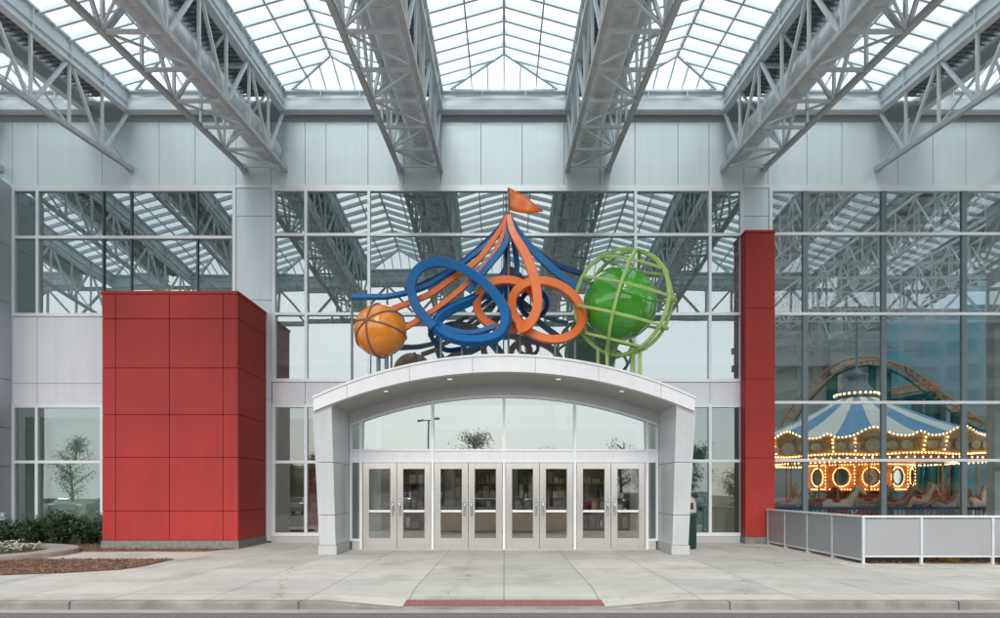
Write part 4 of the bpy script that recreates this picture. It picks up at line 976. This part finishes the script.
# barrier in front of the carousel
br = thing('carousel_barrier', 'navy metal barrier running in front of the carousel horses', 'barrier', (15, 21.6, 0)); mb = MB()
part('rail', MB().bar((8.6, 21.6, 1.02), (20.5, 21.6, 1.02), .06, .09).bar((8.6, 21.6, .18), (20.5, 21.6, .18), .05, .06), M['navy'], br)
for k in range(80): mb.box(8.6 + k*.15, 8.622 + k*.15, 21.59, 21.61, .2, .98)
part('baluster', mb, M['navy'], br)
# roller coaster
def cpx(px, py, y): return Vector(((px - 504)*y/620, y, CAMZ + (490 - py)*y/620))
rc_ = thing('coaster_track', 'curved orange roller coaster track on teal supports behind the carousel', 'coaster', (21, 36, 0))
pts = spline([cpx(745, 470, 39), cpx(775, 441, 38.5), cpx(800, 403, 38), cpx(835, 369, 37), cpx(868, 359, 36), cpx(900, 366, 35), cpx(930, 386, 34), cpx(957, 406, 33.5), cpx(990, 425, 33), cpx(1050, 430, 33)], 10)
ra, ti, spn = MB(), MB(), MB(); l1, l2, l3 = [], [], []
for i, p in enumerate(pts):
    t = (pts[min(i+1, len(pts)-1)] - pts[max(i-1, 0)]).normalized(); sdv = Vector((0, 1, .38)).normalized(); sdv = (sdv - t*sdv.dot(t)).normalized(); nv = sdv.cross(t)
    if nv.z < 0: nv = -nv
    l1.append(p + sdv*.5); l2.append(p - sdv*.5); l3.append(p - nv*.4)
    if i % 2 == 0: ti.bar(l1[-1], l3[-1], .05); ti.bar(l2[-1], l3[-1], .05); ti.bar(l1[-1], l2[-1], .05)
ra.tube(l1, .06, 8); ra.tube(l2, .06, 8); spn.tube(l3, .07, 8)
part('rail', ra, M['rail'], rc_); part('tie', ti, M['rail'], rc_); part('spine', spn, M['teal'], rc_)
for px0, py0, y, w_ in ((832, 374, 37, .3), (872, 366, 36.2, .2), (931, 392, 34.5, .28), (940, 396, 34.8, .28), (957, 412, 34, .3), (888, 372, 36, .18)):
    p = cpx(px0, py0, y); part('support', MB().tube([(p.x, p.y, 0), (p.x, p.y, p.z)], w_, 14).tube([(p.x - 1.4, p.y, 0), (p.x, p.y, p.z*.75)], w_*.5, 10), M['teal'], rc_)
t2 = thing('coaster_track', 'straight rust orange coaster track in front of the blue mural', 'coaster', (24, 40, 0))
a, b = cpx(880, 394, 41), cpx(1010, 372, 38); mb = MB()
for s in (-.45, .45): mb.tube([a + Vector((0, s, s*.5)), b + Vector((0, s, s*.5))], .09, 8)
for k in range(26): p = a + (b - a)*k/25; mb.bar(p + Vector((0, -.45, -.22)), p + Vector((0, .45, .22)), .08)
part('rail', mb, M['rail'], t2); part('spine', MB().tube([a + Vector((0,0,-.6)), b + Vector((0,0,-.6))], .18, 8), M['teal'], t2)
for k in (.3, .62, .85): p = a + (b - a)*k; part('support', MB().tube([(p.x, p.y, 0), (p.x, p.y, p.z - .5)], .3, 12), M['teal'], t2)

# ------------------------------------------------------------------ what the glass reflects: parking lot behind the camera
def car(label, colr, nm_):
    pm = mat('car_paint_' + nm_, colr, .25, .2, .02, coat=.8); t = thing('parked_car', label, 'car', (0, 0, -.12), 'cars parked across the lot')
    z = -.12; prof = [(-2.2,.35),(-2.22,.62),(-2.1,.86),(-1.25,.95),(-.55,1.42),(.75,1.46),(1.45,1.05),(2.1,.98),(2.2,.7),(2.18,.35)]
    mb = MB(); vs = []; n = len(prof)
    for y, sh in ((-.85,.0), (-.6,.06), (.6,.06), (.85,.0)):
        for x, h in prof: k = .8 if h > 1.2 and abs(y) > .8 else 1; vs.append((x, y*k, z + h + (sh if h > .9 else 0)))
    mb.add(vs, [(r_*n+i, r_*n+(i+1) % n, (r_+1)*n+(i+1) % n, (r_+1)*n+i) for r_ in range(3) for i in range(n)] + [tuple(range(n)), tuple(range(3*n, 4*n))[::-1]])
    b = part('body', mb, pm, t, bevel=.03); g_ = MB()
    for s in (-1, 1): g_.add([(-1.05, s*.80, z+1.0), (1.2, s*.80, z+1.06), (.68, s*.715, z+1.40), (-.5, s*.715, z+1.37)], [(0,1,2,3)])
    g_.add([(-1.22,-.7,z+1.03),(-1.22,.7,z+1.03),(-.62,.6,z+1.44),(-.62,-.6,z+1.44)], [(0,1,2,3)]); g_.add([(1.44,-.7,z+1.14),(1.44,.7,z+1.14),(.85,.6,z+1.5),(.85,-.6,z+1.5)], [(0,1,2,3)])
    part('window', g_, M['carglass'], b)
    for x in (-1.35, 1.35):
        for s in (-1, 1):
            w_ = MB(); w_.tube([(x, s*.70, z+.33), (x, s*.88, z+.33)], .33, 20); wh = part('wheel', w_, M['black'], t); part('rim', MB().tube([(x, s*.881, z+.33), (x, s*.89, z+.33)], .2, 14), M['chrome'], wh)
    for s in (-1, 1): part('headlight', MB().ball((-2.2, s*.62, z+.68), .1, 10, 6, (.4, 1.3, .7)), M['chrome'], t)
    return t
cc = [((.6,.6,.62), 'white'), ((.02,.10,.05), 'green'), ((.03,.03,.035), 'black'), ((.25,.26,.28), 'silver'), ((.25,.03,.03), 'red')]
for i, (x, y, c_) in enumerate([(-22,-16,0),(-18.5,-16,3),(-12,-17,2),(-8,-16.5,0),(-1.5,-15,1),(2.5,-16,3),(6,-16,4),(10.5,-16.5,2),(16,-16,0),(-26,-17,2),(21,-17,3),(-36,-18,2),(-41,-18,0),(-46,-18.5,3),(-31,-17.5,0)]):
    o = car('%s car parked in the lot opposite the doors, %s along the row' % (cc[c_][1], ['first','second','third','fourth','fifth','sixth','seventh','eighth','ninth','tenth','eleventh','twelfth','thirteenth','fourteenth','fifteenth'][i]), cc[c_][0], cc[c_][1]); o.location = (x, y, -.12); o.rotation_euler.z = R(90 + random.uniform(-3, 3))
def tree(x, y, h, sd, label, leafy):
    rnd = random.Random(sd); t = thing('lot_tree', label, 'tree', (x, y, -.12), 'trees across the parking lot'); tr_ = MB(); lf = MB()
    tr_.tube(spline([(x, y, -.2), (x + .1, y, h*.3), (x, y + .1, h*.62), (x + .05, y, h)], 4), [.2 - .014*i for i in range(13)], 8)
    for k in range(34):
        z0 = h*rnd.uniform(.18 if leafy else .25, .9); a = rnd.uniform(0, 6.28); l = h*rnd.uniform(.16, .42)*(1.1 - z0/h*.7); p0 = Vector((x, y, z0)); p1 = p0 + Vector((math.cos(a)*l, math.sin(a)*l, l*.7)); tr_.tube([p0, (p0+p1)/2 + Vector((0,0,.1)), p1], [.06,.04,.01], 5)
        for q in range(85 if leafy else 16):
            c = p0 + (p1-p0)*rnd.uniform(.35, 1.1) + Vector((rnd.gauss(0,.35), rnd.gauss(0,.35), rnd.gauss(0,.3))); d = Vector((rnd.gauss(0,1), rnd.gauss(0,1), rnd.gauss(0,1))).normalized(); s_ = d.orthogonal().normalized(); l_ = rnd.uniform(.1, .2)
            lf.add([c, c + d*l_*.5 + s_*l_*.4, c + d*l_, c + d*l_*.5 - s_*l_*.4], [(0,1,2,3)])
    part('trunk', tr_, M['bark'], t, fix=False); part('crown', lf, M['leaf2'], t, fix=False)
for i, (x, y, h, lv, lb) in enumerate([(-27,-24,6.5,0,'thin bare spring tree at the left of the lot'),(-19,-30,7,1,'leafy tree left of the parked cars'),(-10,-32,6,0,'sparse tree behind the black car'),(-3,-30,7.5,1,'tallest leafy tree opposite the doors'),(5,-31,6,1,'short leafy tree opposite the doors'),(12,-28,7,0,'bare tree right of the doors'),(20,-30,6.5,1,'leafy tree at the right of the lot'),(-34,-30,7.5,1,'leafy tree at the far left of the lot'),(30,-32,8,1,'leafy tree at the far right of the lot'),(-50,-44,6,0,'bare tree left of the lamp post'),(-48,-30,7,1,'leafy tree left of the bare tree'),(-55,-30,8,1,'outermost leafy tree at the left of the lot'),(-14,-27,4.6,1,'low leafy tree opposite the left doors'),(1,-26,4.2,1,'low leafy tree opposite the middle doors'),(9,-25,4.5,1,'low leafy tree opposite the right doors'),(-23,-27,5,1,'low leafy tree behind the white car'),
        (-30,-38,5.5,1,'bushy tree in the back row, leftmost'),(-25,-40,6.2,1,'bushy tree in the back row, second from the left'),(-21,-42,5.4,1,'bushy tree in the back row, third from the left'),(-16,-40,6.4,1,'bushy tree in the back row, fourth from the left'),(-12,-43,5.6,1,'bushy tree in the back row, fifth from the left'),(-7,-41,6.0,1,'bushy tree in the back row, left of the middle'),(-2,-43,5.2,1,'bushy tree in the back row, in the middle'),(3,-41,6.3,1,'bushy tree in the back row, right of the middle'),(8,-43,5.5,1,'bushy tree in the back row, fifth from the right'),(13,-41,6.1,1,'bushy tree in the back row, fourth from the right'),(18,-43,5.3,1,'bushy tree in the back row, third from the right'),(23,-41,6.4,1,'bushy tree in the back row, second from the right'),(28,-40,5.6,1,'bushy tree in the back row, rightmost')]):
    tree(x, y, h, i + 20, lb, lv)
def lamp(x, y, lb):
    t = thing('lot_lamp', lb, 'street lamp', (x, y, -.12), 'lamp posts of the parking lot'); part('post', MB().tube([(x, y, -.12), (x, y, 9.2)], .09, 10), M['mull'], t); part('arm', MB().bar((x - .9, y, 9.2), (x + .9, y, 9.2), .09), M['mull'], t)
    for s in (-1, 1): part('lamp_head', MB().box(x + s*.9 - .35, x + s*.9 + .35, y - .2, y + .2, 9.14, 9.32), M['mull'], t)
for x, y, lb in ((-29, -18, 'dark lamp post at the left of the lot'), (-8, -30, 'dark lamp post opposite the portal'), (16, -26, 'dark lamp post at the right of the lot')): lamp(x, y, lb)
fb = thing('far_building', 'long low beige building beyond the parking lot', 'building', (-10, -75, 0))
part('wall', MB().box(-70, 20, -95, -80, -.2, 7), M['brick_far'], fb); part('roof', MB().box(-70.4, 20.4, -95.4, -79.6, 7.002, 7.5), M['steel_dark'], fb); mb = MB()
for k in range(14): mb.box(-66 + k*6, -63 + k*6, -79.99, -79.9, 1.5, 4)
part('window', mb, M['carglass'], fb)
fb = thing('parking_deck', 'tall grey parking ramp beyond the right of the lot', 'building', (55, -48, 0))
M['ramp'] = mat('ramp_concrete', (.13, .125, .115), .9, 0, .15, .4); M['ramp_dark'] = mat('ramp_interior', (.05, .05, .05), .9)
for z in range(0, 24, 3): part('deck_level', MB().box(37, 95, -62, -36, z + 1.9, z + 3), M['ramp'], fb)
part('core', MB().box(37.5, 94.5, -61, -38, -.2, 23.9), M['ramp_dark'], fb)
for k in range(12): part('column', MB().box(37.2 + k*5.1, 37.9 + k*5.1, -36.6, -35.97, -.2, 24), M['ramp'], fb)
